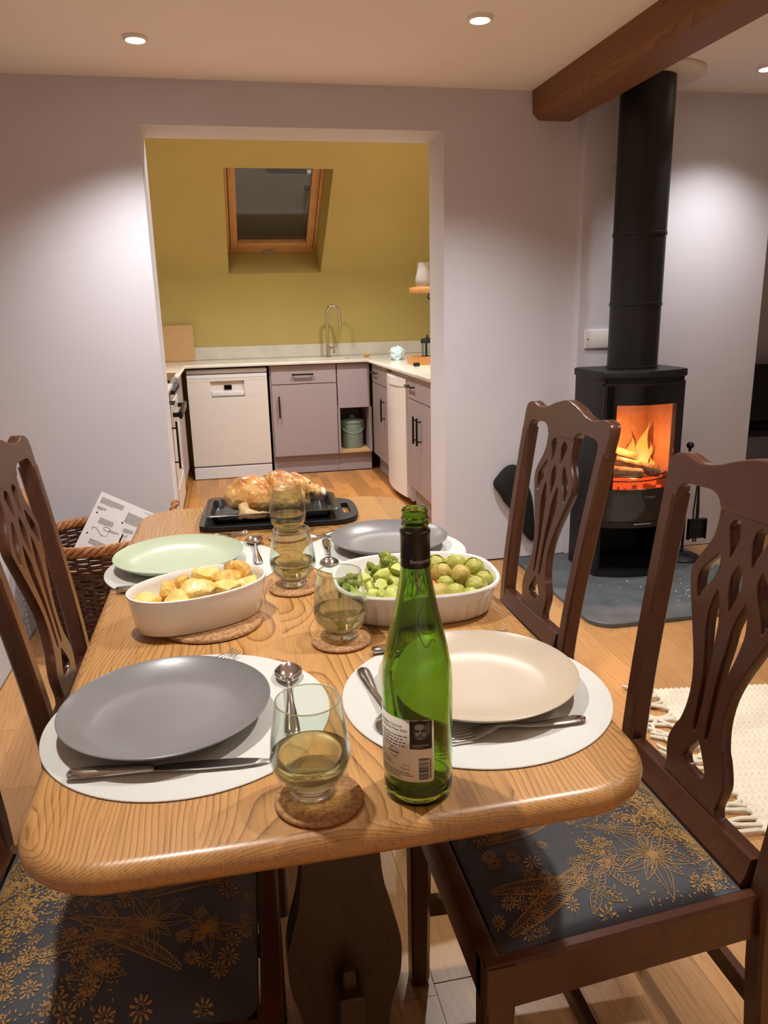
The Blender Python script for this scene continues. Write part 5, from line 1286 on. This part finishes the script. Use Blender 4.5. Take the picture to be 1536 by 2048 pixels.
for x0, x1, z0, z1 in ((-0.199, -0.187, 0.255, 0.905), (0.187, 0.199, 0.255, 0.905)):
    bowed(x0, x1, z0, z1, -0.006, 0.02, 2).build('door_stile', IRON, dr, angle=30)
bowed(-0.199, 0.199, 0.896, 0.906, -0.008, 0.02).build('door_rail', IRON, dr, angle=30)
bowed(-0.199, 0.199, 0.246, 0.271, -0.016, 0.02).build('door_lip', IRON, dr, angle=30)
q = MB(); q.box(-0.055, 0.030, -0.222, -0.216, 0.262, 0.267, 0.002, 1); q.build('air_lever', BRUSHED, dr)
me = text_mesh('Contura', 0.016, align='CENTER', bold=0.0002)
me.transform(Matrix.Translation((0.02, -0.2095, 0.385)) @ Matrix.Rotation(PI/2, 4, 'X')); mesh_obj('lettering', me, INK_GREY, dr)
for z in (0.452, 0.474):
    q = MB(); q.tube([(x, y+0.030, z) for x, y in front(16, 0.165, -0.13, 0.055)], 0.0035, 8); q.build('log_guard', IRON2, st)
# flue
fx, fy = 0.012, 0.005
for z0, z1, rr in ((0.960, 1.245, 0.1125), (1.245, 1.545, 0.1135), (1.545, 2.176, 0.1145)):
    q = MB(); q.lathe([(rr-0.004, z0), (rr, z0), (rr, z1), (rr-0.004, z1)], 64); q.build('flue_pipe', IRON, st, (fx, fy, 0), angle=40)
for z, rr in ((0.966, 0.1155), (1.245, 0.117), (1.545, 0.118)):
    q = MB(); q.lathe([(rr-0.004, z-0.008), (rr-0.001, z-0.007), (rr, z), (rr-0.001, z+0.007), (rr-0.004, z+0.008)], 64); q.build('flue_ring', IRON, st, (fx, fy, 0), angle=60)
q = MB(); q.lathe([(0.112, 2.172), (0.225, 2.172), (0.228, 2.175), (0.228, 2.186), (0.112, 2.186)], 64); q.build('ceiling_rose', mat('rose_white', (226, 214, 202), 0.5, var=0.01), st, (fx, fy, 0), label='pale round plate where the flue meets the ceiling')
# fire: logs, ember bed, flames
BARK = mat('burning_log', (176, 146, 124), 0.9, rgb2=(92, 60, 46), vscale=30, bump=0.8, bscale=70)
EMB = mat('embers', (120, 30, 10), 0.9, var=0.3, vscale=60, emit=(255, 70, 26), estr=1.1)
def flame_mat():
    m, nt, b = _nt('flame'); N = nt.nodes; L = nt.links
    tc = N.new('ShaderNodeTexCoord'); sp = N.new('ShaderNodeSeparateXYZ'); L.new(tc.outputs['Generated'], sp.inputs[0])
    rp = N.new('ShaderNodeValToRGB'); e = rp.color_ramp.elements; e[0].position = 0; e[0].color = (1.0, 0.62, 0.20, 1); e[1].position = 1; e[1].color = (1.0, 0.17, 0.02, 1); k = e.new(0.4); k.color = (1.0, 0.36, 0.06, 1)
    L.new(sp.outputs['Z'], rp.inputs[0])
    em = N.new('ShaderNodeEmission'); L.new(rp.outputs[0], em.inputs[0]); em.inputs[1].default_value = 1.6
    tr = N.new('ShaderNodeBsdfTransparent'); mx = N.new('ShaderNodeMixShader')
    lw = N.new('ShaderNodeLayerWeight'); lw.inputs['Blend'].default_value = 0.55
    nz = N.new('ShaderNodeTexNoise'); nz.inputs['Scale'].default_value = 6; L.new(tc.outputs['Object'], nz.inputs['Vector'])
    mr = N.new('ShaderNodeMapRange'); mr.inputs[1].default_value = 0; mr.inputs[2].default_value = 1; mr.inputs[3].default_value = 0.18; mr.inputs[4].default_value = 1.0; L.new(lw.outputs['Facing'], mr.inputs[0])
    L.new(mr.outputs[0], mx.inputs[0]); L.new(em.outputs[0], mx.inputs[1]); L.new(tr.outputs[0], mx.inputs[2])
    L.new(mx.outputs[0], N['Material Output'].inputs['Surface']); return m
FLAME = flame_mat()
fx0, fy0, fz0 = ST
q = MB()
R_ = random.Random(5)
for k in range(70): q.blob((R_.uniform(-0.15, 0.15), R_.uniform(-0.12, 0.08), 0.405+R_.random()*0.035), R_.uniform(0.010, 0.019), 1, 0.3, 3, k)
o = q.build('ember_bed', EMB, loc=ST, smooth=False); tag(o, 'glowing bed of embers on the stove floor', 'embers', kind='stuff')
def log(p0, p1, rad, lab, seed):
    q = MB(); n = 10; P0, P1 = Vector(p0), Vector(p1); d = (P1-P0); u = d.normalized(); a = u.cross(Vector((0, 0, 1))).normalized(); b_ = a.cross(u); secs = []
    for i in range(n+1):
        c = P0+d*i/n; secs.append([c+(a*math.cos(t)+b_*math.sin(t))*rad*(1+0.14*noise.noise(Vector((i*0.6, t*1.3, seed)))+ (0.10 if int(t*3) % 2 else 0)) for t in [2*PI*k/14 for k in range(14)]])
    q.loft(secs); o = q.build('log', BARK, loc=ST, angle=50); tag(o, lab, 'log')
log((-0.13, -0.03, 0.545), (0.13, -0.09, 0.475), 0.026, 'cracked pale log lying across the front of the fire', 1)
log((-0.14, 0.03, 0.475), (0.09, 0.05, 0.470), 0.032, 'charred log at the back of the fire', 2)
log((-0.135, -0.095, 0.500), (0.03, -0.110, 0.476), 0.022, 'burning log low at the front left of the fire', 3)
log((-0.14, 0.04, 0.60), (0.06, 0.0, 0.535), 0.020, 'burning log leaning at the upper left of the fire', 4)
fr = empty('fire', ST); tag(fr, 'orange flames rising inside the stove', 'fire')
def flame(x, y, z, h, w_, sway, seed):
    q = MB(); secs = []; n = 22
    for i in range(n+1):
        t = i/n; c = (sway*t*t+0.012*math.sin(t*7+seed), 0.008*math.sin(t*5+seed*2), h*t); rr = w_*(math.sin(PI*min(1, t*0.85+0.16))**1.2)*(1-t**3)+0.0004
        secs.append([(c[0]+rr*math.cos(a)*(1+0.25*math.sin(3*a+seed+t*4)), c[1]+rr*0.45*math.sin(a), c[2]) for a in [2*PI*k/14 for k in range(14)]])
    q.loft(secs); q.build('flame', FLAME, fr, (x, y, z), angle=180)
for i, a in enumerate([(0.095, 0.02, 0.48, 0.22, 0.034, 0.03, 1), (0.060, 0.03, 0.48, 0.16, 0.030, -0.02, 2.3), (0.125, 0.01, 0.47, 0.14, 0.022, 0.01, 3.1), (0.03, 0.04, 0.49, 0.11, 0.030, 0.03, 4.2), (-0.105, 0.03, 0.52, 0.22, 0.030, 0.05, 5.3), (-0.07, 0.03, 0.54, 0.20, 0.034, 0.055, 0.4), (-0.13, 0.02, 0.50, 0.18, 0.022, 0.01, 1.7), (-0.03, 0.05, 0.50, 0.09, 0.024, 0.03, 2.9), (0.10, -0.03, 0.46, 0.08, 0.024, 0.03, 3.9), (-0.13, -0.06, 0.46, 0.08, 0.02, 0.0, 0.9), (0.0, -0.07, 0.445, 0.05, 0.026, 0.01, 2.0)]): flame(*a)
# ash crumbs on the hearth
ASH = mat('ash_crumb', (214, 208, 200), 0.9, var=0.05); q = MB(); R_ = random.Random(8)
for k in range(46): q.blob((R_.gauss(1.86, 0.17), R_.uniform(2.78, 3.07), HZ+0.001), R_.uniform(0.0012, 0.0038), 1, 0.3, 3, k)
o = q.build('ash_crumbs', ASH, smooth=False); tag(o, 'pale ash crumbs scattered on the slate in front of the stove', 'ash', kind='stuff')

# ================================================================ fireside tools
tx, ty = 2.190, 3.300
t = empty('fire_tool_stand', (tx, ty, HZ)); tag(t, 'black iron stand for fire tools right of the stove', 'stand')
q = MB(); q.lathe([(0, 0), (0.088, 0), (0.090, 0.006), (0.080, 0.016), (0.02, 0.030), (0, 0.032)], 40); q.build('base', IRON2, t)
q = MB(); q.tube([(0, 0, 0.03), (0, 0, 0.56)], 0.007, 10); q.tube([(-0.055, 0, 0.50), (0.055, 0, 0.50)], 0.005, 8); q.tube([(0, -0.055, 0.50), (0, 0.055, 0.50)], 0.005, 8); q.blob((0, 0, 0.575), 0.018, 3); q.build('pole', IRON2, t)
def tool(name, dx, dy, lab, cat):
    o = empty(name, (tx+dx, ty+dy, HZ)); tag(o, lab, cat, None); return o
a = tool('fire_shovel', 0.058, -0.012, 'black fire shovel with a square pan hanging from the stand', 'shovel')
q = MB(); q.tube([(0, 0, 0.20), (0, 0, 0.40)], 0.005, 8); q.build('shaft', IRON2, a)
q = MB(); q.tube([(0, 0, 0.39), (0, 0, 0.41), (0, 0, 0.50), (0, 0, 0.515)], [0.006, 0.010, 0.010, 0.006], 10); q.build('handle', IRON2, a)
q = MB(); q.box(-0.048, 0.048, -0.002, 0.003, 0.10, 0.205, 0.002, 1); q.box(-0.048, -0.045, -0.022, 0.0, 0.10, 0.205); q.box(0.045, 0.048, -0.022, 0.0, 0.10, 0.205); q.box(-0.048, 0.048, -0.022, 0.0, 0.200, 0.205); q.build('pan', IRON2, a)
a = tool('fire_tongs', 0.020, -0.058, 'black fire tongs with a ring handle on the stand', 'tongs')
q = MB(); q.tube([(0.0, 0, 0.10), (-0.012, 0, 0.25), (0.0, 0, 0.43)], 0.004, 8); q.tube([(0.012, 0, 0.10), (0.016, 0, 0.25), (0.004, 0, 0.43)], 0.004, 8); q.build('arms', IRON2, a)
q = MB(); q.tube([(0.012*math.cos(u), 0, 0.475+0.036*math.sin(u)) for u in [2*PI*k/24 for k in range(24)]], 0.0045, 8, closed=True); q.tube([(0.002, 0, 0.40), (0.0, 0, 0.442)], [0.007, 0.007], 8); q.build('ring_handle', IRON2, a)
a = tool('hearth_brush', -0.056, -0.004, 'black hearth brush hanging left on the stand', 'brush')
q = MB(); q.tube([(0, 0, 0.20), (0, 0, 0.515)], 0.005, 8); q.build('shaft', IRON2, a)
q = MB(); q.tube([(0, 0, 0.075), (0, 0, 0.12), (0, 0, 0.19), (0, 0, 0.21)], [0.030, 0.030, 0.020, 0.008], 14); q.build('bristles', mat('bristle', (30, 26, 24), 0.95, var=0.2, vscale=90, bump=0.8, bscale=400), a)
# ================================================================ things on the walls
GLV = mat('glove_black', (20, 20, 21), 0.85, bump=0.4, bscale=300, var=0.15)
g = empty('fireside_glove', (1.40, 3.570, 0.30)); tag(g, 'black padded fireside glove hanging on the wall behind the far right chair', 'glove')
gl = [(-0.115, 0.105), (-0.085, 0.155), (-0.045, 0.192), (0.000, 0.196), (0.035, 0.165), (0.060, 0.110), (0.085, 0.040), (0.098, -0.030), (0.105, -0.110), (0.112, -0.185), (0.100, -0.212), (0.075, -0.195), (0.040, -0.150), (0.010, -0.085), (-0.020, -0.035), (-0.055, 0.005), (-0.075, 0.04)]
pp = [(p.x, p.y) for p in crom([(x, z, 0) for x, z in gl], 5)]
cx, cz = sum(p[0] for p in pp)/len(pp), sum(p[1] for p in pp)/len(pp)
q = MB(); q.loft([[((x-cx)*s+cx, y, (z-cz)*s+cz) for x, z in pp] for s, y in ((0.93, 0.028), (1.0, 0.014), (1.0, -0.002), (0.94, -0.018), (0.72, -0.030), (0.4, -0.034))]); q.build('padding', GLV, g, angle=60)
q = MB(); q.box(-0.098, -0.070, -0.012, -0.006, 0.0, 0.028, 0.002, 1, Matrix.Rotation(0.6, 4, 'Y')); q.build('hanging_tab', BRUSHED, g, label='grey metal tab')
q = MB(); q.box(-0.074, 0.074, -0.011, 0.0, -0.044, 0.044, 0.004, 2); bp_ = q.build('blank_socket_plate', WHITE_PL, loc=(1.795, 3.5298, 1.108)); tag(bp_, 'white blanking plate on the wall left of the flue', 'wall plate')
for s in (-1, 1):
    q = MB(); q.lathe([(0, 0), (0.0035, 0), (0.003, 0.002), (0, 0.002)], 12, Matrix.Translation((s*0.058, -0.0108, 0)) @ Matrix.Rotation(PI/2, 4, 'X')); q.build('screw', IRON2, bp_)
q = MB(); q.tube([(0, 0, 0.012), (0, -0.012, 0.010), (0, -0.016, -0.006), (0, -0.008, -0.016), (0, -0.002, -0.012)], 0.0028, 8); o = q.build('wall_hook', BRUSHED, loc=(1.828, 3.530, 1.878)); tag(o, 'tiny metal hook on the wall left of the upper flue', 'hook')

# ================================================================ log basket with leaflet
BK = (-0.548, 3.150, 0.0)
bk = empty('wicker_basket', BK, 0.06); tag(bk, 'oval brown wicker log basket against the back wall, left of the opening', 'basket')
def bell(z): k = z/0.42; return (0.190+0.072*k, 0.185+0.060*k)
nst = 34
q = MB()
for k in range(nst):
    a = 2*PI*k/nst; q.tube([(bell(z)[0]*math.cos(a), bell(z)[1]*math.sin(a), z) for z in (0.004, 0.14, 0.28, 0.41)], 0.0042, 6)
o = q.build('stakes', WICKER, bk); o['kind'] = 'stuff'
q = MB(); rows = 40
for rI in range(rows):
    z = 0.010+rI*0.0098; A, Bq = bell(z); ns = nst*4
    q.tube([((A+0.0052*math.sin(2*PI*k/ns*nst/2+PI*(rI % 2)))*math.cos(2*PI*k/ns), (Bq+0.0052*math.sin(2*PI*k/ns*nst/2+PI*(rI % 2)))*math.sin(2*PI*k/ns), z+0.0012*math.sin(k*0.7+rI)) for k in range(ns)], 0.0046, 5, closed=True)
o = q.build('weave', WICKER, bk); o['kind'] = 'stuff'
q = MB()
for ph in range(4):
    q.tube([((bell(0.42)[0]+0.012*math.cos(k*0.55+ph*PI/2))*math.cos(2*PI*k/160), (bell(0.42)[1]+0.012*math.cos(k*0.55+ph*PI/2))*math.sin(2*PI*k/160), 0.415+0.014*math.sin(k*0.55+ph*PI/2)) for k in range(160)], 0.0085, 7, closed=True)
q.build('rim', WICKER_L, bk)
q = MB(); q.lathe([(0, 0.004), (0.186, 0.004), (0.186, 0.010), (0, 0.010)], 40); q.build('bottom', WICKER, bk)
for s in (-1, 1):
    q = MB()
    for ph in range(2):
        q.tube([(s*(bell(0.42)[0]+0.01+0.008*math.cos(k*0.9+ph*PI)+0.035*math.sin(PI*k/30)), 0.065*math.cos(PI*k/30), 0.41+0.110*math.sin(PI*k/30)+0.008*math.sin(k*0.9+ph*PI)) for k in range(31)], 0.0085, 7)
    q.build('handle', WICKER_L, bk)
# leaflet standing in the basket
lf = empty('leaflet', (-0.508, 3.140, 0.380)); tag(lf, 'printed white instruction leaflet standing in the wicker basket', 'leaflet')
lf.rotation_euler = (math.radians(68), 0, 0); 
LM = Matrix.Rotation(math.radians(-28), 4, 'Z') @ Matrix.Diagonal((0.80, 0.86, 1, 1))
q = MB(); q.box(-0.150, 0.150, -0.16, 0.205, -0.0008, 0.0, 0, 1, LM); q.build('sheet', WHITE_PAPER, lf, smooth=False)
tx_ = []; R_ = random.Random(21)
def para(x, y, wd, n, h=0.0022, gap=0.0043):
    for k in range(n): tx_.extend(dashes(x, y-k*gap, wd*(1 if k < n-1 else 0.6), h, 0.012))
para(-0.135, 0.180, 0.120, 7); para(-0.135, 0.135, 0.045, 4); para(0.015, 0.160, 0.115, 12); para(0.09, 0.19, 0.05, 1)
para(-0.100, 0.088, 0.075, 7); para(-0.03, 0.05, 0.05, 3); para(0.03, 0.085, 0.05, 5); para(-0.10, -0.02, 0.08, 6); para(0.06, 0.03, 0.06, 4)
dots = [poly_me(ell(x, y, 0.0045, 0.0045, 14)) for x, y in ((-0.125, 0.105), (0.01, 0.105), (-0.125, 0.0))]+[rect_me(0.130, 0.142, 0.168, 0.186)]
drw = []
def sk(pts, w_=0.0012):
    for (x0, y0), (x1, y1) in zip(pts[:-1], pts[1:]):
        d = math.hypot(x1-x0, y1-y0) or 1; nx, ny = -(y1-y0)/d*w_, (x1-x0)/d*w_; drw.append(poly_me([(x0+nx, y0+ny), (x1+nx, y1+ny), (x1-nx, y1-ny), (x0-nx, y0-ny)]))
sk([(-0.11, 0.02), (-0.115, 0.034), (-0.095, 0.038), (-0.07, 0.02), (-0.05, 0.012)]); sk(ell(-0.045, 0.05, 0.016, 0.009)+[ell(-0.045, 0.05, 0.016, 0.009)[0]]); sk([(-0.06, 0.01), (-0.03, 0.02), (-0.03, 0.06)], 0.0008); sk([(0.03, 0.03), (0.06, 0.06), (0.05, 0.01)])
def flat(mes, m, nm, dz):
    me = join_meshes(mes); me.transform(Matrix.Translation((0, 0, dz)) @ LM); return mesh_obj(nm, me, m, lf)
flat(tx_, INK_GREY, 'small_print', 0.0004); flat(dots, INK, 'printed_marks', 0.0005); flat(drw, INK_GREY, 'line_drawing', 0.0005)
# kindling at the front of the leaflet
KND = wood('kindling', (196, 150, 100), (140, 96, 56), rings=40, along='X', rough=0.8, contrast=0.4, bump=0.1)
for k, (x, y, z, rx, rz, sx_, lab) in enumerate(((-0.41, 3.01, 0.385, 0.25, 0.5, 1.0, 'pale split kindling piece in front of the leaflet in the basket'), (-0.45, 3.05, 0.33, -0.2, -0.3, 1.1, 'kindling stick lying under the leaflet'), (-0.60, 3.08, 0.27, 0.1, 0.2, 1.3, 'thick split log deep in the basket'))):
    q = MB(); q.prism([(-0.08*sx_, -0.02), (0.08*sx_, -0.03), (0.085*sx_, 0.025), (-0.075*sx_, 0.022)], -0.018, 0.018); o = q.build('kindling', KND, loc=(x, y, z), rot=(rx, 0.15, rz), smooth=False); tag(o, lab, 'kindling')
q = MB(); q.tube([(0, 0, 0), (0.05, 0.01, 0.09)], [0.004, 0.003], 8); o = q.build('dark_twig', IRON2, loc=(-0.485, 2.985, 0.36)); tag(o, 'thin dark twig leaning across the leaflet', 'twig')

# ================================================================ rug
rg = empty('rug', (1.215, 1.385, 0.0), math.radians(-9)); tag(rg, 'cream knitted wool rug with thick fringes right of the table', 'rug')
nx, ny = 300, 200; RL, RW = 1.28, 0.74
verts = []; faces = []
for i in range(nx+1):
    for j in range(ny+1):
        x, y = RL*i/nx, RW*j/ny
        row = y/0.026; ph = (x/0.018+ (0.5 if int(row) % 2 else 0)+abs((row % 1)-0.5)*1.3*(1 if int(row) % 2 else -1))
        h = 0.007+0.0075*abs(math.sin(PI*ph))*(0.25+0.75*math.sin(PI*(row % 1)))
        if min(i, nx-i) < 1 or min(j, ny-j) < 1: h = 0.002
        verts.append((x, y, h))
for i in range(nx):
    for j in range(ny):
        a = i*(ny+1)+j; faces.append((a, a+ny+1, a+ny+2, a+1))
me = bpy.data.meshes.new('knit'); me.from_pydata(verts, [], faces); me.update(); mesh_obj('knit', me, WOOL, rg, smooth=True)
R_ = random.Random(2)
for k in range(30):
    y = 0.012+k*0.0247
    ln = R_.uniform(0.10, 0.16); a = PI+R_.gauss(0.0, 0.28); cv = R_.gauss(0, 0.9); pts = []; p = Vector((0.004, y, 0.0085))
    for i in range(8):
        pts.append(p.copy()); p += Vector((math.cos(a), math.sin(a), 0))*ln/7; a += cv/7; p.z = 0.0075+0.004*math.sin(i*0.6+k)*(1 if k % 2 else 0)+(0.006 if k % 3 == 0 else 0)
    q = MB(); q.tube(pts, [0.006]*7+[0.004], 7); q.build('fringe', WOOL, rg)
# short tassels on the near edge
for k in range(12):
    x = 0.03+k*0.05; q = MB(); a = -PI/2+R_.gauss(0, 0.4); ln = R_.uniform(0.09, 0.14)
    q.tube([(x, 0.003, 0.009), (x+ln*0.5*math.cos(a), ln*0.5*math.sin(a), 0.008), (x+ln*math.cos(a+0.3), ln*math.sin(a+0.3), 0.007)], [0.006, 0.006, 0.004], 7); q.build('fringe', WOOL, rg)
# ================================================================ alcove on the far right
t = empty('television', (3.62, 4.50, 0.46)); tag(t, 'large black television screen beyond the wall end at the far right', 'television')
q = MB(); q.box(-0.62, 0.62, -0.02, 0.02, 0.03, 0.405, 0.004, 1); q.build('casing', IRON2, t)
q = MB(); q.box(-0.61, 0.61, -0.022, -0.019, 0.04, 0.395); q.build('screen', BLACK_GLOSS, t, smooth=False)
q = MB(); q.box(-0.25, 0.25, -0.10, 0.10, 0.0, 0.012, 0.003, 1); q.box(-0.04, 0.04, -0.01, 0.015, 0.012, 0.05); q.build('stand', IRON2, t)
b2 = empty('media_cabinet', (3.45, 4.50, 0.0)); tag(b2, 'low black media cabinet under the television at the far right', 'cabinet')
q = MB(); q.box(-0.74, 0.74, -0.20, 0.22, 0.42, 0.458, 0.004, 1); q.build('top', IRON2, b2)
q = MB(); q.box(-0.72, -0.68, -0.18, 0.20, 0.0, 0.42); q.build('side', IRON2, b2, smooth=False)
q = MB(); q.box(0.68, 0.72, -0.18, 0.20, 0.0, 0.42); q.build('side', IRON2, b2, smooth=False)
q = MB(); q.box(-0.68, 0.68, -0.18, 0.20, 0.12, 0.15); q.build('shelf', IRON2, b2, smooth=False)

for o in bpy.data.objects:                 # printed marks stay one part each
    if o.name.split('.')[0] in ('lettering', 'small_print', 'line_drawing', 'printed_marks'): o['kind'] = 'stuff'
